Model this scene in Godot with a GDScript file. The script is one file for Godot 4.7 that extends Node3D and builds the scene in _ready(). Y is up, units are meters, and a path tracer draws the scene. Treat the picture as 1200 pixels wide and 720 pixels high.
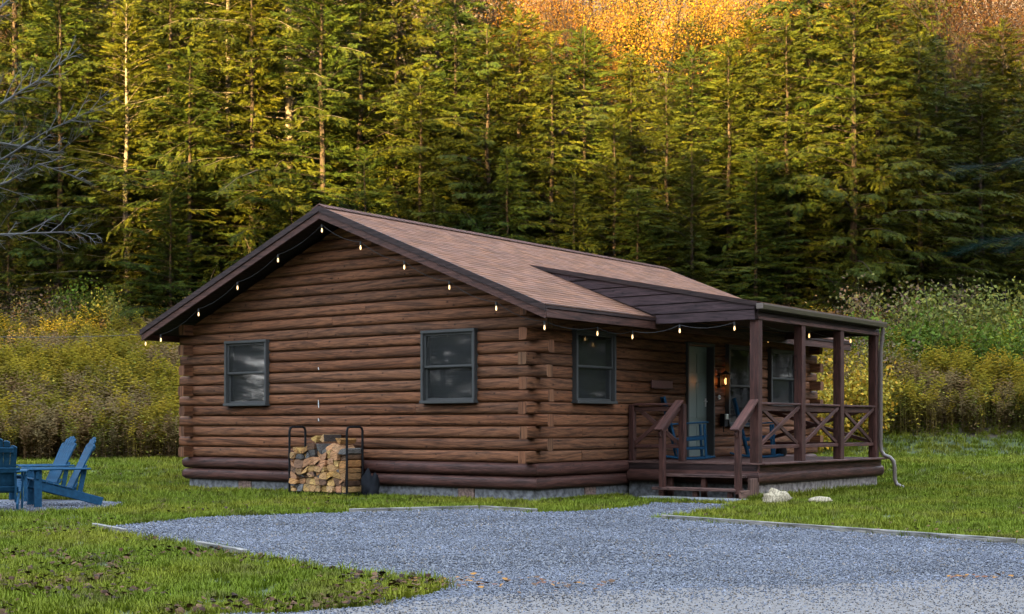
extends Node3D
# A log cabin with a porch at the foot of a wooded hill, late afternoon: the valley floor lies in shade, the upper trees are sunlit.
# World axes: x right, y up, -z away from the road; metres. The cabin has axes of its own (see CAB).

const EYE := 1.18            # camera height above the lawn
const CAB_AT := Vector3(0.356, 0, -21.4)
const CAB_TURN := -0.637     # radians
const W := 8.0               # gable wall
const L := 10.1              # long wall
const COURSE := 0.19
const BASE := 0.61           # top of the two skirt courses
const RIDGE := 4.88
const PITCH := 0.407
const OVER := 0.6

var M := {}
var boxes := {}
var taken := {}
var cab_xf := Transform3D(Basis(Vector3.UP, CAB_TURN), CAB_AT)
var cabin: Node3D

# ---------------------------------------------------------------- mesh building
class MB:
	var v := PackedVector3Array()
	var n := PackedVector3Array()
	var c := PackedColorArray()
	var t := PackedVector2Array()
	func tri(a: Vector3, b: Vector3, d: Vector3, na: Vector3, nb: Vector3, nd: Vector3, ua: Vector2, ub: Vector2, ud: Vector2, col: Color) -> void:
		if (b - a).cross(d - a).dot(na + nb + nd) > 0.0:
			v.append_array([a, d, b]); n.append_array([na, nd, nb]); t.append_array([ua, ud, ub])
		else:
			v.append_array([a, b, d]); n.append_array([na, nb, nd]); t.append_array([ua, ub, ud])
		c.append_array([col, col, col])
	func quad(a: Vector3, b: Vector3, d: Vector3, e: Vector3, na: Vector3, nb: Vector3, nd: Vector3, ne: Vector3, ua: Vector2, ub: Vector2, ud: Vector2, ue: Vector2, col: Color) -> void:
		tri(a, b, d, na, nb, nd, ua, ub, ud, col)
		tri(a, d, e, na, nd, ne, ua, ud, ue, col)
	# flat polygon; uvs in metres from two axes
	func face(p: Array, nn: Vector3, col: Color, uax := Vector3.ZERO, vax := Vector3.ZERO, uo := Vector2.ZERO) -> void:
		if uax == Vector3.ZERO:
			uax = Vector3.UP.cross(nn) if absf(nn.y) < 0.9 else Vector3.RIGHT
			uax = uax.normalized()
			vax = nn.cross(uax)
		for i in range(1, p.size() - 1):
			var q := [p[0], p[i], p[i + 1]]
			tri(q[0], q[1], q[2], nn, nn, nn, Vector2(q[0].dot(uax), q[0].dot(vax)) + uo, Vector2(q[1].dot(uax), q[1].dot(vax)) + uo, Vector2(q[2].dot(uax), q[2].dot(vax)) + uo, col)
	# box with chamfered edges; grain runs along the longest side
	func box(ctr: Vector3, size: Vector3, bev := 0.006, bas := Basis.IDENTITY, col := Color.WHITE, uo := Vector2.ZERO) -> void:
		var h := size * 0.5
		bev = minf(bev, minf(h.x, minf(h.y, h.z)) * 0.7)
		var lo := 0 if size.x >= size.y and size.x >= size.z else (1 if size.y >= size.z else 2)
		var put := func(q: Vector3) -> Vector3: return ctr + bas * q
		var uvof := func(q: Vector3) -> Vector2: return uo + Vector2(q[lo], q[(lo + 1) % 3] + q[(lo + 2) % 3] * 0.93)
		for ax in 3:
			var b1 := (ax + 1) % 3
			var b2 := (ax + 2) % 3
			for s in [-1.0, 1.0]:
				var nn := Vector3.ZERO
				nn[ax] = s
				var q := []
				for k in [[-1, -1], [1, -1], [1, 1], [-1, 1]]:
					var p := Vector3.ZERO
					p[ax] = s * h[ax]; p[b1] = k[0] * (h[b1] - bev); p[b2] = k[1] * (h[b2] - bev)
					q.append(p)
				var wn := bas * nn
				quad(put.call(q[0]), put.call(q[1]), put.call(q[2]), put.call(q[3]), wn, wn, wn, wn, uvof.call(q[0]), uvof.call(q[1]), uvof.call(q[2]), uvof.call(q[3]), col)
			for s1 in [-1.0, 1.0]:
				for s2 in [-1.0, 1.0]:
					var q := []
					for e in [[-1, 0], [1, 0], [1, 1], [-1, 1]]:
						var p := Vector3.ZERO
						p[ax] = e[0] * (h[ax] - bev)
						p[b1] = s1 * (h[b1] - (bev if e[1] == 0 else 0.0))
						p[b2] = s2 * (h[b2] - (0.0 if e[1] == 0 else bev))
						q.append(p)
					var nn := Vector3.ZERO
					nn[b1] = s1; nn[b2] = s2
					nn = bas * nn.normalized()
					quad(put.call(q[0]), put.call(q[1]), put.call(q[2]), put.call(q[3]), nn, nn, nn, nn, uvof.call(q[0]), uvof.call(q[1]), uvof.call(q[2]), uvof.call(q[3]), col)
		for sx in [-1.0, 1.0]:
			for sy in [-1.0, 1.0]:
				for sz in [-1.0, 1.0]:
					var s := Vector3(sx, sy, sz)
					var q := []
					for ax in 3:
						var p := s * (h - Vector3.ONE * bev)
						p[ax] = s[ax] * h[ax]
						q.append(p)
					var nn := bas * s.normalized()
					tri(put.call(q[0]), put.call(q[1]), put.call(q[2]), nn, nn, nn, uvof.call(q[0]), uvof.call(q[1]), uvof.call(q[2]), col)
	func tube(p: Array, r: Array, sides := 8, col := Color.WHITE, caps := true) -> void:
		var rings := []
		var norms := []
		var side := Vector3.ZERO
		var run := 0.0
		var runs := []
		for i in p.size():
			var d: Vector3 = (p[mini(i + 1, p.size() - 1)] - p[maxi(i - 1, 0)]).normalized()
			if side == Vector3.ZERO:
				side = d.cross(Vector3.UP if absf(d.y) < 0.9 else Vector3.RIGHT).normalized()
			side = (side - d * side.dot(d)).normalized()
			var up := d.cross(side)
			var ring := []
			var nr := []
			for k in sides:
				var a := TAU * k / sides
				var o := side * cos(a) + up * sin(a)
				nr.append(o)
				ring.append(p[i] + o * r[i])
			rings.append(ring)
			norms.append(nr)
			if i > 0:
				run += p[i].distance_to(p[i - 1])
			runs.append(run)
		for i in p.size() - 1:
			for k in sides:
				var m := (k + 1) % sides
				var u0 := float(k) / sides
				var u1 := float(k + 1) / sides
				quad(rings[i][k], rings[i][m], rings[i + 1][m], rings[i + 1][k], norms[i][k], norms[i][m], norms[i + 1][m], norms[i + 1][k], Vector2(runs[i], u0 * 0.5), Vector2(runs[i], u1 * 0.5), Vector2(runs[i + 1], u1 * 0.5), Vector2(runs[i + 1], u0 * 0.5), col)
		if caps:
			var e: int = p.size() - 1
			face(rings[0], (p[0] - p[1]).normalized(), col)
			face(rings[e], (p[e] - p[e - 1]).normalized(), col)
	# polygon in xy (convex) pushed along z
	func prism(poly: PackedVector2Array, z0: float, z1: float, col := Color.WHITE, uo := Vector2.ZERO) -> void:
		var mid := Vector2.ZERO
		for q in poly:
			mid += q / poly.size()
		var f := []
		var b := []
		for q in poly:
			f.append(Vector3(q.x, q.y, z1))
			b.append(Vector3(q.x, q.y, z0))
		face(f, Vector3(0, 0, 1), col, Vector3.RIGHT, Vector3.UP, uo)
		face(b, Vector3(0, 0, -1), col, Vector3.RIGHT, Vector3.UP, uo)
		for i in poly.size():
			var j := (i + 1) % poly.size()
			var e := poly[j] - poly[i]
			var nn := Vector2(e.y, -e.x).normalized()
			if nn.dot(poly[i] - mid) < 0.0:
				nn = -nn
			face([f[i], f[j], b[j], b[i]], Vector3(nn.x, nn.y, 0), col, Vector3(0, 0, 1), Vector3(e.x, e.y, 0).normalized(), uo)
	func mesh() -> ArrayMesh:
		var a := []
		a.resize(Mesh.ARRAY_MAX)
		a[Mesh.ARRAY_VERTEX] = v
		a[Mesh.ARRAY_NORMAL] = n
		a[Mesh.ARRAY_COLOR] = c
		a[Mesh.ARRAY_TEX_UV] = t
		var m := ArrayMesh.new()
		m.add_surface_from_arrays(Mesh.PRIMITIVE_TRIANGLES, a)
		return m

# ---------------------------------------------------------------- scene tree helpers
func numbered(called: String) -> String:
	taken[called] = taken.get(called, -1) + 1
	return called if taken[called] == 0 else "%s_%03d" % [called, taken[called]]

func tag(o: Node3D, label: String, category: String, group := "") -> Node3D:
	o.set_meta("label", label)
	o.set_meta("category", category)
	if group:
		o.set_meta("group", group)
	return o

func thing(called: String, label: String, category: String, at := Vector3.ZERO, turn := 0.0, group := "") -> Node3D:
	var o := Node3D.new()
	o.name = numbered(called)
	add_child(o)
	o.position = at
	o.rotation.y = turn
	return tag(o, label, category, group)

func part(parent: Node3D, called: String, m: Mesh, material: Material, at := Vector3.ZERO, bas := Basis.IDENTITY) -> MeshInstance3D:
	var o := MeshInstance3D.new()
	o.name = numbered(called) if parent == self else called
	o.mesh = m
	o.material_override = material
	o.transform = Transform3D(bas, at)
	parent.add_child(o, true)
	return o

func group_part(parent: Node3D, called: String, at := Vector3.ZERO, bas := Basis.IDENTITY) -> Node3D:
	var o := Node3D.new()
	o.name = called
	o.transform = Transform3D(bas, at)
	parent.add_child(o, true)
	return o

func structure(called: String, m: Mesh, material: Material) -> MeshInstance3D:
	var o := part(self, called, m, material)
	o.set_meta("kind", "structure")
	return o

func box_mesh(size: Vector3, bev := 0.006, uo := Vector2.ZERO) -> ArrayMesh:
	var key := [size.snappedf(0.001), bev, uo]
	if not boxes.has(key):
		var b := MB.new()
		b.box(Vector3.ZERO, size, bev, Basis.IDENTITY, Color.WHITE, uo)
		boxes[key] = b.mesh()
	return boxes[key]

func block(parent: Node3D, called: String, size: Vector3, material: Material, at: Vector3, bas := Basis.IDENTITY, bev := 0.006) -> MeshInstance3D:
	var uo := Vector2(fposmod(at.x * 3.7 + at.z * 1.9 + at.y, 5.0), fposmod(at.y * 2.3 + at.x + at.z * 0.7, 3.0)).snappedf(0.5)
	return part(parent, called, box_mesh(size, bev, uo), material, at, bas)

# a bar from a to b, h across "up", w across the other way
func bar(parent: Node3D, called: String, a: Vector3, b: Vector3, w: float, h: float, material: Material, up := Vector3.UP, bev := 0.006) -> MeshInstance3D:
	var x := (b - a).normalized()
	var z := x.cross(up).normalized()
	var y := z.cross(x)
	return block(parent, called, Vector3(a.distance_to(b), h, w), material, (a + b) * 0.5, Basis(x, y, z), bev)

func rng(s: int) -> RandomNumberGenerator:
	var r := RandomNumberGenerator.new()
	r.seed = s
	return r

func scatter(called: String, label: String, category: String, m: Mesh, material: Material, xs: Array, cols := PackedColorArray()) -> MultiMeshInstance3D:
	var mm := MultiMesh.new()
	mm.transform_format = MultiMesh.TRANSFORM_3D
	mm.use_colors = cols.size() > 0
	mm.mesh = m
	mm.instance_count = xs.size()
	for i in xs.size():
		mm.set_instance_transform(i, xs[i])
		if cols.size():
			mm.set_instance_color(i, cols[i])
	var o := MultiMeshInstance3D.new()
	o.name = numbered(called)
	o.multimesh = mm
	o.material_override = material
	add_child(o)
	tag(o, label, category)
	o.set_meta("kind", "stuff")
	return o

# ---------------------------------------------------------------- materials
func noise(freq: float, s: int, octaves := 4, kind := FastNoiseLite.TYPE_SIMPLEX_SMOOTH) -> FastNoiseLite:
	var f := FastNoiseLite.new()
	f.noise_type = kind
	f.seed = s
	f.frequency = freq
	f.fractal_octaves = octaves
	return f

func noise_tex(freq: float, s: int, stops: Array, octaves := 4, side := 512, kind := FastNoiseLite.TYPE_SIMPLEX_SMOOTH) -> NoiseTexture2D:
	var x := NoiseTexture2D.new()
	x.width = side
	x.height = side
	x.seamless = true
	x.noise = noise(freq, s, octaves, kind)
	var g := Gradient.new()
	var offs := PackedFloat32Array()
	var cols := PackedColorArray()
	for st in stops:
		offs.append(st[0])
		cols.append(st[1])
	g.offsets = offs
	g.colors = cols
	x.color_ramp = g
	return x

func mat(called: String, col: Color, rough := 0.8, tex: Texture2D = null, uvs := Vector3.ONE) -> StandardMaterial3D:
	var m := StandardMaterial3D.new()
	m.resource_name = called
	m.albedo_color = col.linear_to_srgb()
	m.roughness = rough
	m.vertex_color_use_as_albedo = true
	if tex:
		m.albedo_texture = tex
		m.uv1_scale = uvs
	M[called] = m
	return m

func leaf_mat(called: String, back: Color, rough := 0.65) -> StandardMaterial3D:
	var m := mat(called, Color.WHITE, rough)
	m.cull_mode = BaseMaterial3D.CULL_DISABLED
	m.backlight_enabled = true
	m.backlight = back
	m.metallic_specular = 0.15
	return m

# wood: grain along u; repeats every 6 m along and 0.9 m around
func wood_images(s: int, stain: float, weather: float) -> Array:
	var wd := 768
	var ht := 256
	var im := Image.create(wd, ht, false, Image.FORMAT_RGB8)
	var hm := Image.create(wd, ht, false, Image.FORMAT_RGB8)
	var fine := noise(0.9, s, 3)
	var blot := noise(0.55, s + 1, 4)
	var grey := noise(0.3, s + 2, 3)
	var knots := []
	var r := rng(s)
	for i in 34:
		knots.append(Vector3(r.randf() * wd, r.randf() * ht, r.randf_range(2.0, 4.5)))
	var kn := PackedFloat32Array()
	kn.resize(wd * ht)
	for k in knots:
		for dy in range(-14, 15):
			for dx in range(-10, 11):
				var q: float = Vector2(dx * 1.6, dy).length() / k.z
				var at := posmod(int(k.y) + dy, ht) * wd + posmod(int(k.x) + dx, wd)
				kn[at] = maxf(kn[at], exp(-q * q))
	for y in ht:
		var ya := TAU * y / ht
		var cy := cos(ya) * 40.0
		var sy := sin(ya) * 40.0
		for x in wd:
			var xa := TAU * x / wd
			var cx := cos(xa) * 4.0
			var g := fine.get_noise_3d(cx * 1.2, cy * 0.35, sy * 0.35 + sin(xa) * 5.0)
			var b := blot.get_noise_3d(cx * 0.7 + 50.0, cy * 0.12, sy * 0.12 + sin(xa) * 2.8)
			var e := grey.get_noise_3d(cx * 1.0 - 70.0, cy * 0.12, sy * 0.12 + sin(xa) * 4.0)
			var d := 1.0 + g * 0.38 + minf(b, 0.15) * stain
			d = clampf(d * (1.0 - 0.5 * kn[y * wd + x]), 0.34, 1.4)
			var w := clampf(e * weather, 0.0, 0.5)
			var c := Color(0.72 * d, 0.72 * d, 0.72 * d).lerp(Color(0.56, 0.64, 0.70) * d, w)
			im.set_pixel(x, y, c)
			var hh := clampf(0.5 + g * 0.5 - kn[y * wd + x] * 0.2, 0.0, 1.0)
			hm.set_pixel(x, y, Color(hh, hh, hh))
	return [ImageTexture.create_from_image(im), ImageTexture.create_from_image(hm)]

func wood(called: String, col: Color, im: Array, rough := 0.75, uvs := Vector3(1.0 / 6.0, 1.0 / 0.9, 1), relief := 0.35) -> StandardMaterial3D:
	var m := mat(called, col, rough, im[0], uvs)
	m.heightmap_enabled = true
	m.heightmap_texture = im[1]
	m.heightmap_scale = relief
	m.metallic_specular = 0.3
	return m

func make_materials() -> void:
	var wi := wood_images(11, 0.6, 0.5)
	var pi := wood_images(23, 0.5, 0.5)
	wood("log", Color(0.275, 0.113, 0.052), wi, 0.72)
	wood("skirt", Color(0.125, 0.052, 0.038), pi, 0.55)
	wood("trim", Color(0.125, 0.055, 0.04), pi, 0.6)
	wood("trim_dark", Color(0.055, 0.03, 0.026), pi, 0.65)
	wood("post", Color(0.115, 0.047, 0.035), pi, 0.6)
	wood("rail", Color(0.145, 0.062, 0.047), pi, 0.6)
	wood("cheek", Color(0.085, 0.05, 0.052), pi, 0.7)
	wood("deck", Color(0.19, 0.105, 0.085), wi, 0.75)
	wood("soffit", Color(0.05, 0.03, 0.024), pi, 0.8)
	wood("stringer", Color(0.24, 0.13, 0.095), pi, 0.75)
	wood("edging", Color(0.36, 0.33, 0.29), pi, 0.85)
	wood("firewood", Color(1.25, 1.25, 1.25), pi, 0.85, Vector3(1.0, 3.0, 1), 0.2)
	wood("bark", Color(0.085, 0.062, 0.046), wi, 0.95, Vector3(0.3, 2.0, 1), 3.0)
	wood("bark_pale", Color(0.34, 0.28, 0.22), wi, 0.95, Vector3(0.3, 2.0, 1), 2.0)
	wood("bark_dark", Color(0.04, 0.028, 0.021), wi, 0.95, Vector3(0.3, 2.0, 1), 2.0)
	wood("bark_silver", Color(0.22, 0.21, 0.2), pi, 0.9, Vector3(0.3, 2.0, 1), 0.5)
	wood("bark_grey", Color(0.15, 0.125, 0.1), wi, 0.95, Vector3(0.3, 2.0, 1), 1.5)
	var spk := noise_tex(0.35, 5, [[0.0, Color(0.55, 0.55, 0.55)], [0.5, Color(0.8, 0.8, 0.8)], [1.0, Color(1, 1, 1)]], 3)
	var shm := mat("shingle", Color(0.95, 0.95, 0.95), 0.95, spk, Vector3(1.2, 1.2, 1))
	shm.metallic_specular = 0.25
	var con := noise_tex(0.02, 7, [[0.0, Color(0.45, 0.45, 0.45)], [0.45, Color(0.75, 0.74, 0.72)], [1.0, Color(1, 1, 1)]], 6)
	mat("concrete", Color(0.2, 0.205, 0.22), 0.95, con, Vector3(0.8, 0.8, 1))
	mat("concrete_pale", Color(0.36, 0.31, 0.29), 0.95, con, Vector3(0.8, 0.8, 1))
	mat("vent", Color(0.25, 0.16, 0.13), 0.9, con, Vector3(1.5, 1.5, 1))
	mat("flagstone", Color(0.3, 0.31, 0.33), 0.95, con, Vector3(1.2, 1.2, 1))
	mat("rock", Color(0.5, 0.42, 0.28), 0.9, con, Vector3(3, 3, 1))
	mat("frame_paint", Color(0.05, 0.05, 0.047), 0.55).metallic_specular = 0.3
	mat("door_paint", Color(0.16, 0.20, 0.18), 0.4)
	mat("brass", Color(0.6, 0.5, 0.3), 0.3).metallic = 0.9
	mat("steel", Color(0.75, 0.75, 0.73), 0.3).metallic = 0.9
	mat("black_iron", Color(0.008, 0.008, 0.009), 0.6).metallic_specular = 0.25
	mat("rubber", Color(0.012, 0.012, 0.013), 0.6)
	mat("gutter", Color(0.09, 0.068, 0.052), 0.35)
	mat("spout", Color(0.13, 0.10, 0.085), 0.3)
	var bl := noise_tex(0.02, 31, [[0.0, Color(0.78, 0.78, 0.78)], [1.0, Color(1, 1, 1)]], 5)
	mat("blue_paint", Color(0.016, 0.066, 0.125), 0.7, bl, Vector3(1, 1, 1)).metallic_specular = 0.2
	mat("plaque", Color(0.10, 0.04, 0.035), 0.6)
	mat("white_plate", Color(0.6, 0.6, 0.58), 0.5)
	mat("tarp", Color(0.012, 0.013, 0.015), 0.9).metallic_specular = 0.2
	mat("blind", Color(0.035, 0.037, 0.036), 0.9)
	mat("room", Color(0.16, 0.12, 0.09), 0.9)
	var gl := mat("glass", Color(0.03, 0.032, 0.032), 0.03)
	gl.transparency = BaseMaterial3D.TRANSPARENCY_ALPHA
	gl.albedo_color.a = 0.35
	gl.vertex_color_use_as_albedo = false
	var bulb := mat("bulb_glow", Color(1.0, 0.85, 0.6), 0.3)
	bulb.emission_enabled = true
	bulb.emission = Color(1.0, 0.78, 0.45)
	bulb.emission_energy_multiplier = 0.13
	leaf_mat("needles", Color(0.2, 0.22, 0.08))
	leaf_mat("needles_yellow", Color(0.2, 0.22, 0.08)).albedo_color = Color(1.25, 1.12, 0.85).linear_to_srgb()
	leaf_mat("needles_blue", Color(0.2, 0.28, 0.12)).albedo_color = Color(0.72, 0.9, 1.05).linear_to_srgb()
	leaf_mat("leaves", Color(0.5, 0.5, 0.3))
	leaf_mat("grass_blade", Color(0.4, 0.45, 0.2), 0.6)
	leaf_mat("weed", Color(0.4, 0.42, 0.2), 0.75)
	leaf_mat("dead_leaf", Color(0.15, 0.12, 0.08), 0.8)
	mat("stone", Color.WHITE, 0.85)
	# ground sheets: colour from layered noise, no shading in them
	var lawn := noise_tex(0.03, 41, [[0.0, Color(0.10, 0.085, 0.06).linear_to_srgb()], [0.42, Color(0.05, 0.075, 0.018).linear_to_srgb()], [1.0, Color(0.075, 0.11, 0.022).linear_to_srgb()]], 6, 1024)
	mat("lawn", Color(0.5, 0.5, 0.5), 0.95, lawn, Vector3(0.25, 0.25, 1))
	var dirt := noise_tex(0.02, 43, [[0.0, Color(0.028, 0.02, 0.014).linear_to_srgb()], [0.5, Color(0.06, 0.042, 0.026).linear_to_srgb()], [1.0, Color(0.11, 0.075, 0.04).linear_to_srgb()]], 6, 1024)
	mat("leaf_litter", Color(0.8, 0.8, 0.7), 0.95, dirt, Vector3(0.2, 0.2, 1))
	mat("meadow_soil", Color(0.8, 0.8, 0.7), 0.95, dirt, Vector3(0.25, 0.25, 1))
	var grv := noise_tex(0.25, 47, [[0.0, Color(0.07, 0.074, 0.083).linear_to_srgb()], [0.5, Color(0.15, 0.157, 0.175).linear_to_srgb()], [1.0, Color(0.33, 0.34, 0.36).linear_to_srgb()]], 4, 1024)
	var gm := mat("gravel_bed", Color(0.8, 0.8, 0.8), 0.95, grv, Vector3(0.5, 0.5, 1))
	gm.heightmap_enabled = true
	gm.heightmap_texture = grv
	gm.heightmap_scale = 1.5
	gm.albedo_color = Color(0.5, 0.5, 0.5).linear_to_srgb()
	var rd := noise_tex(0.05, 53, [[0.0, Color(0.055, 0.044, 0.035).linear_to_srgb()], [0.45, Color(0.1, 0.09, 0.083).linear_to_srgb()], [1.0, Color(0.14, 0.136, 0.135).linear_to_srgb()]], 6, 1024)
	mat("packed_gravel", Color.WHITE, 0.95, rd, Vector3(0.35, 0.35, 1))

# ---------------------------------------------------------------- the cabin
func roof_top(x: float) -> float:
	return RIDGE - PITCH * absf(x + W * 0.5)

const BULGE := 0.042
const BACK := -0.12

# one log: s along local x, y up, outward along local z; its ends are functions of height and outward offset
func log_mesh(y0: float, h: float, bulge: float, sl: Callable, sr: Callable, s: int, tone: Color, flatness := 3.0) -> ArrayMesh:
	var r := rng(s)
	var b := MB.new()
	var ts := [-1.0, -0.92, -0.7, -0.36, 0.0, 0.36, 0.7, 0.92, 1.0]
	var ys := []
	var os := []
	var ns := []
	for t in ts:
		ys.append(y0 + h * 0.5 + t * h * 0.497)
		os.append(bulge * sqrt(maxf(0.0, 1.0 - pow(absf(t), flatness))))
		var e := signf(t) * pow(absf(t), flatness - 1.1)
		ns.append(Vector3(0, e * 1.15, maxf(0.12, 1.0 - absf(e) * 0.8)).normalized())
	var mid: float = (sr.call(y0 + h * 0.5, 0.0) + sl.call(y0 + h * 0.5, 0.0)) * 0.5
	var ln: float = sr.call(y0 + h * 0.5, 0.0) - sl.call(y0 + h * 0.5, 0.0)
	var segs := clampi(ceili(ln / 1.4), 1, 6)
	var uo := Vector2(r.randf() * 6.0, r.randf() * 0.9)
	var grid := []
	for i in segs + 1:
		var f := float(i) / segs
		var row := []
		var wy := r.randf_range(-0.0015, 0.0015)
		var wo := r.randf_range(-0.003, 0.003)
		for k in ts.size():
			var y: float = ys[k] + wy * (1.0 - absf(ts[k]))
			var o: float = os[k] + (wo if absf(ts[k]) < 0.99 else 0.0)
			row.append(Vector3(lerpf(sl.call(y, o), sr.call(y, o), f), y, o))
		grid.append(row)
	for i in segs:
		for k in ts.size() - 1:
			var p: Array = [grid[i][k], grid[i + 1][k], grid[i + 1][k + 1], grid[i][k + 1]]
			var va := float(k) * 0.034
			b.quad(p[0], p[1], p[2], p[3], ns[k], ns[k], ns[k + 1], ns[k + 1], uo + Vector2(p[0].x, va), uo + Vector2(p[1].x, va), uo + Vector2(p[2].x, va + 0.034), uo + Vector2(p[3].x, va + 0.034), tone)
	var endc := Color(tone.r * 1.1, tone.g * 1.25, tone.b * 1.35)
	for e in 2:
		var row: Array = grid[0 if e == 0 else segs]
		var cap := []
		for q in row:
			cap.append(q)
		var fx: Callable = sl if e == 0 else sr
		cap.append(Vector3(fx.call(ys[8], BACK), ys[8], BACK))
		cap.append(Vector3(fx.call(ys[0], BACK), ys[0], BACK))
		b.face(cap, Vector3(-1 if e == 0 else 1, 0, 0), endc, Vector3(0, 0.3, 0), Vector3(0, 0, 1), uo)
	# back, top and bottom close the wall
	for q in [[0, Vector3(0, -1, 0)], [8, Vector3(0, 1, 0)]]:
		var k: int = q[0]
		b.face([grid[0][k], grid[segs][k], Vector3(sr.call(ys[k], BACK), ys[k], BACK), Vector3(sl.call(ys[k], BACK), ys[k], BACK)], q[1], tone, Vector3.RIGHT, Vector3(0, 0, 1), uo)
	b.face([Vector3(sl.call(ys[0], BACK), ys[0], BACK), Vector3(sr.call(ys[0], BACK), ys[0], BACK), Vector3(sr.call(ys[8], BACK), ys[8], BACK), Vector3(sl.call(ys[8], BACK), ys[8], BACK)], Vector3(0, 0, -1), tone, Vector3.RIGHT, Vector3.UP, uo)
	return b.mesh()

func log_wall(at: Vector3, turn: float, width: float, parity: int, gable: bool, openings: Array, s: int) -> void:
	var r := rng(s)
	var bas := Basis(Vector3.UP, turn)
	# two painted skirt courses, mitred at the corners
	for k in 2:
		var y0 := 0.19 + k * 0.21
		var cuts := [0.0, width * (0.35 + 0.3 * k), width]
		for j in 2:
			var a: float = cuts[j]
			var e: float = cuts[j + 1]
			var fl := func(_y, o): return (-o if o > 0 else 0.1) if j == 0 else a + 0.0015
			var fr := func(_y, o): return (width + o if o > 0 else width - 0.1) if j == 1 else e - 0.0015
			var tn := r.randf_range(0.85, 1.1)
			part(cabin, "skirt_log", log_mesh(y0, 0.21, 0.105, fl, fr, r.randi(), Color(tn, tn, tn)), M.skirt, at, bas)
	var top := 3.05 if not gable else RIDGE - 0.24
	var k := 0
	while true:
		var y0 := BASE + k * COURSE
		if y0 > top - 0.05:
			break
		var ym := y0 + COURSE * 0.5
		var passes := k % 2 == parity
		var e0 := -0.26 + r.randf_range(-0.02, 0.02) if passes else 0.115
		var e1 := width + 0.26 + r.randf_range(-0.02, 0.02) if passes else width - 0.115
		var lo := func(y, _o):
			var q: float = width * 0.5 - (RIDGE - 0.235 - y) / PITCH
			return maxf(e0, q) if gable else e0
		var hi := func(y, _o):
			var q: float = width * 0.5 + (RIDGE - 0.235 - y) / PITCH
			return minf(e1, q) if gable else e1
		# cut by openings and by butt joints
		var spans := [[e0, e1]]
		for o in openings:
			if ym > o[2] and ym < o[3]:
				var nxt := []
				for sp in spans:
					if o[0] > sp[0] and o[1] < sp[1]:
						nxt.append([sp[0], o[0]])
						nxt.append([o[1], sp[1]])
					else:
						nxt.append(sp)
				spans = nxt
		var fin := []
		for sp in spans:
			if sp[1] - sp[0] > 4.0 and r.randf() < 0.75:
				var c: float = lerpf(sp[0], sp[1], r.randf_range(0.28, 0.72))
				fin.append([sp[0], c - 0.002])
				fin.append([c + 0.002, sp[1]])
			else:
				fin.append(sp)
		for sp in fin:
			var a: float = sp[0]
			var e: float = sp[1]
			var fl := func(y, o): return lo.call(y, o) if a == e0 else clampf(a, lo.call(y, o), hi.call(y, o))
			var fr := func(y, o): return hi.call(y, o) if e == e1 else clampf(e, lo.call(y, o), hi.call(y, o))
			if fr.call(ym, 0.0) - fl.call(ym, 0.0) < 0.06:
				continue
			var d := r.randf_range(0.72, 1.14)
			var warm := r.randf_range(-0.06, 0.1)
			var tone := Color(d * (1.0 + warm), d, d * (1.0 - warm))
			part(cabin, "log", log_mesh(y0, COURSE, (BULGE if gable else 0.034) + r.randf_range(-0.004, 0.004), fl, fr, r.randi(), tone, 3.5 if gable else 5.0), M.log, at, bas)
		k += 1

# double-hung window; s from the wall's left end, local x along the wall, z outward
func window(at: Vector3, bas: Basis, w: float, h: float) -> void:
	var o := group_part(cabin, "window", at, bas)
	var f := 0.05
	for s in [-1, 1]:
		block(o, "jamb", Vector3(f, h - 2 * f, 0.2), M.frame_paint, Vector3(s * (w - f) * 0.5, h * 0.5, 0.0))
	block(o, "head", Vector3(w, f, 0.2), M.frame_paint, Vector3(0, h - f * 0.5, 0.002))
	block(o, "sill", Vector3(w + 0.01, f, 0.225), M.frame_paint, Vector3(0, f * 0.5, 0.012))
	var iw := w - 2 * f
	var ih := h - 2 * f
	for k in 2:
		var y0 := f + k * ih * 0.49
		var sh := ih * 0.51
		var z := 0.005 if k == 0 else 0.045
		var sash := group_part(o, "sash", Vector3(0, y0, z))
		var b := MB.new()
		var t := 0.036
		var dp := 0.034
		for s in [-1, 1]:
			b.box(Vector3(s * (iw - t) * 0.5, sh * 0.5, 0), Vector3(t, sh - 2 * t + 0.004, dp), 0.004)
		b.box(Vector3(0, t * 0.5, 0), Vector3(iw, t, dp + 0.002), 0.004)
		b.box(Vector3(0, sh - t * 0.5, 0), Vector3(iw, t, dp + 0.002), 0.004)
		part(sash, "frame", b.mesh(), M.frame_paint)
		var p := MB.new()
		p.box(Vector3(0, sh * 0.5, 0), Vector3(iw - 1.6 * t, sh - 1.6 * t, 0.006), 0.001)
		part(sash, "pane", p.mesh(), M.glass)
	# a lowered blind behind the panes
	var bl := group_part(o, "blind", Vector3(0, f, -0.085))
	var cnt := 26
	for i in cnt:
		block(bl, "slat", Vector3(iw - 0.01, ih / cnt * 1.02, 0.003), M.blind, Vector3(0, (i + 0.5) * ih / cnt, 0), Basis(Vector3.RIGHT, 0.35), 0.0005)

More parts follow.
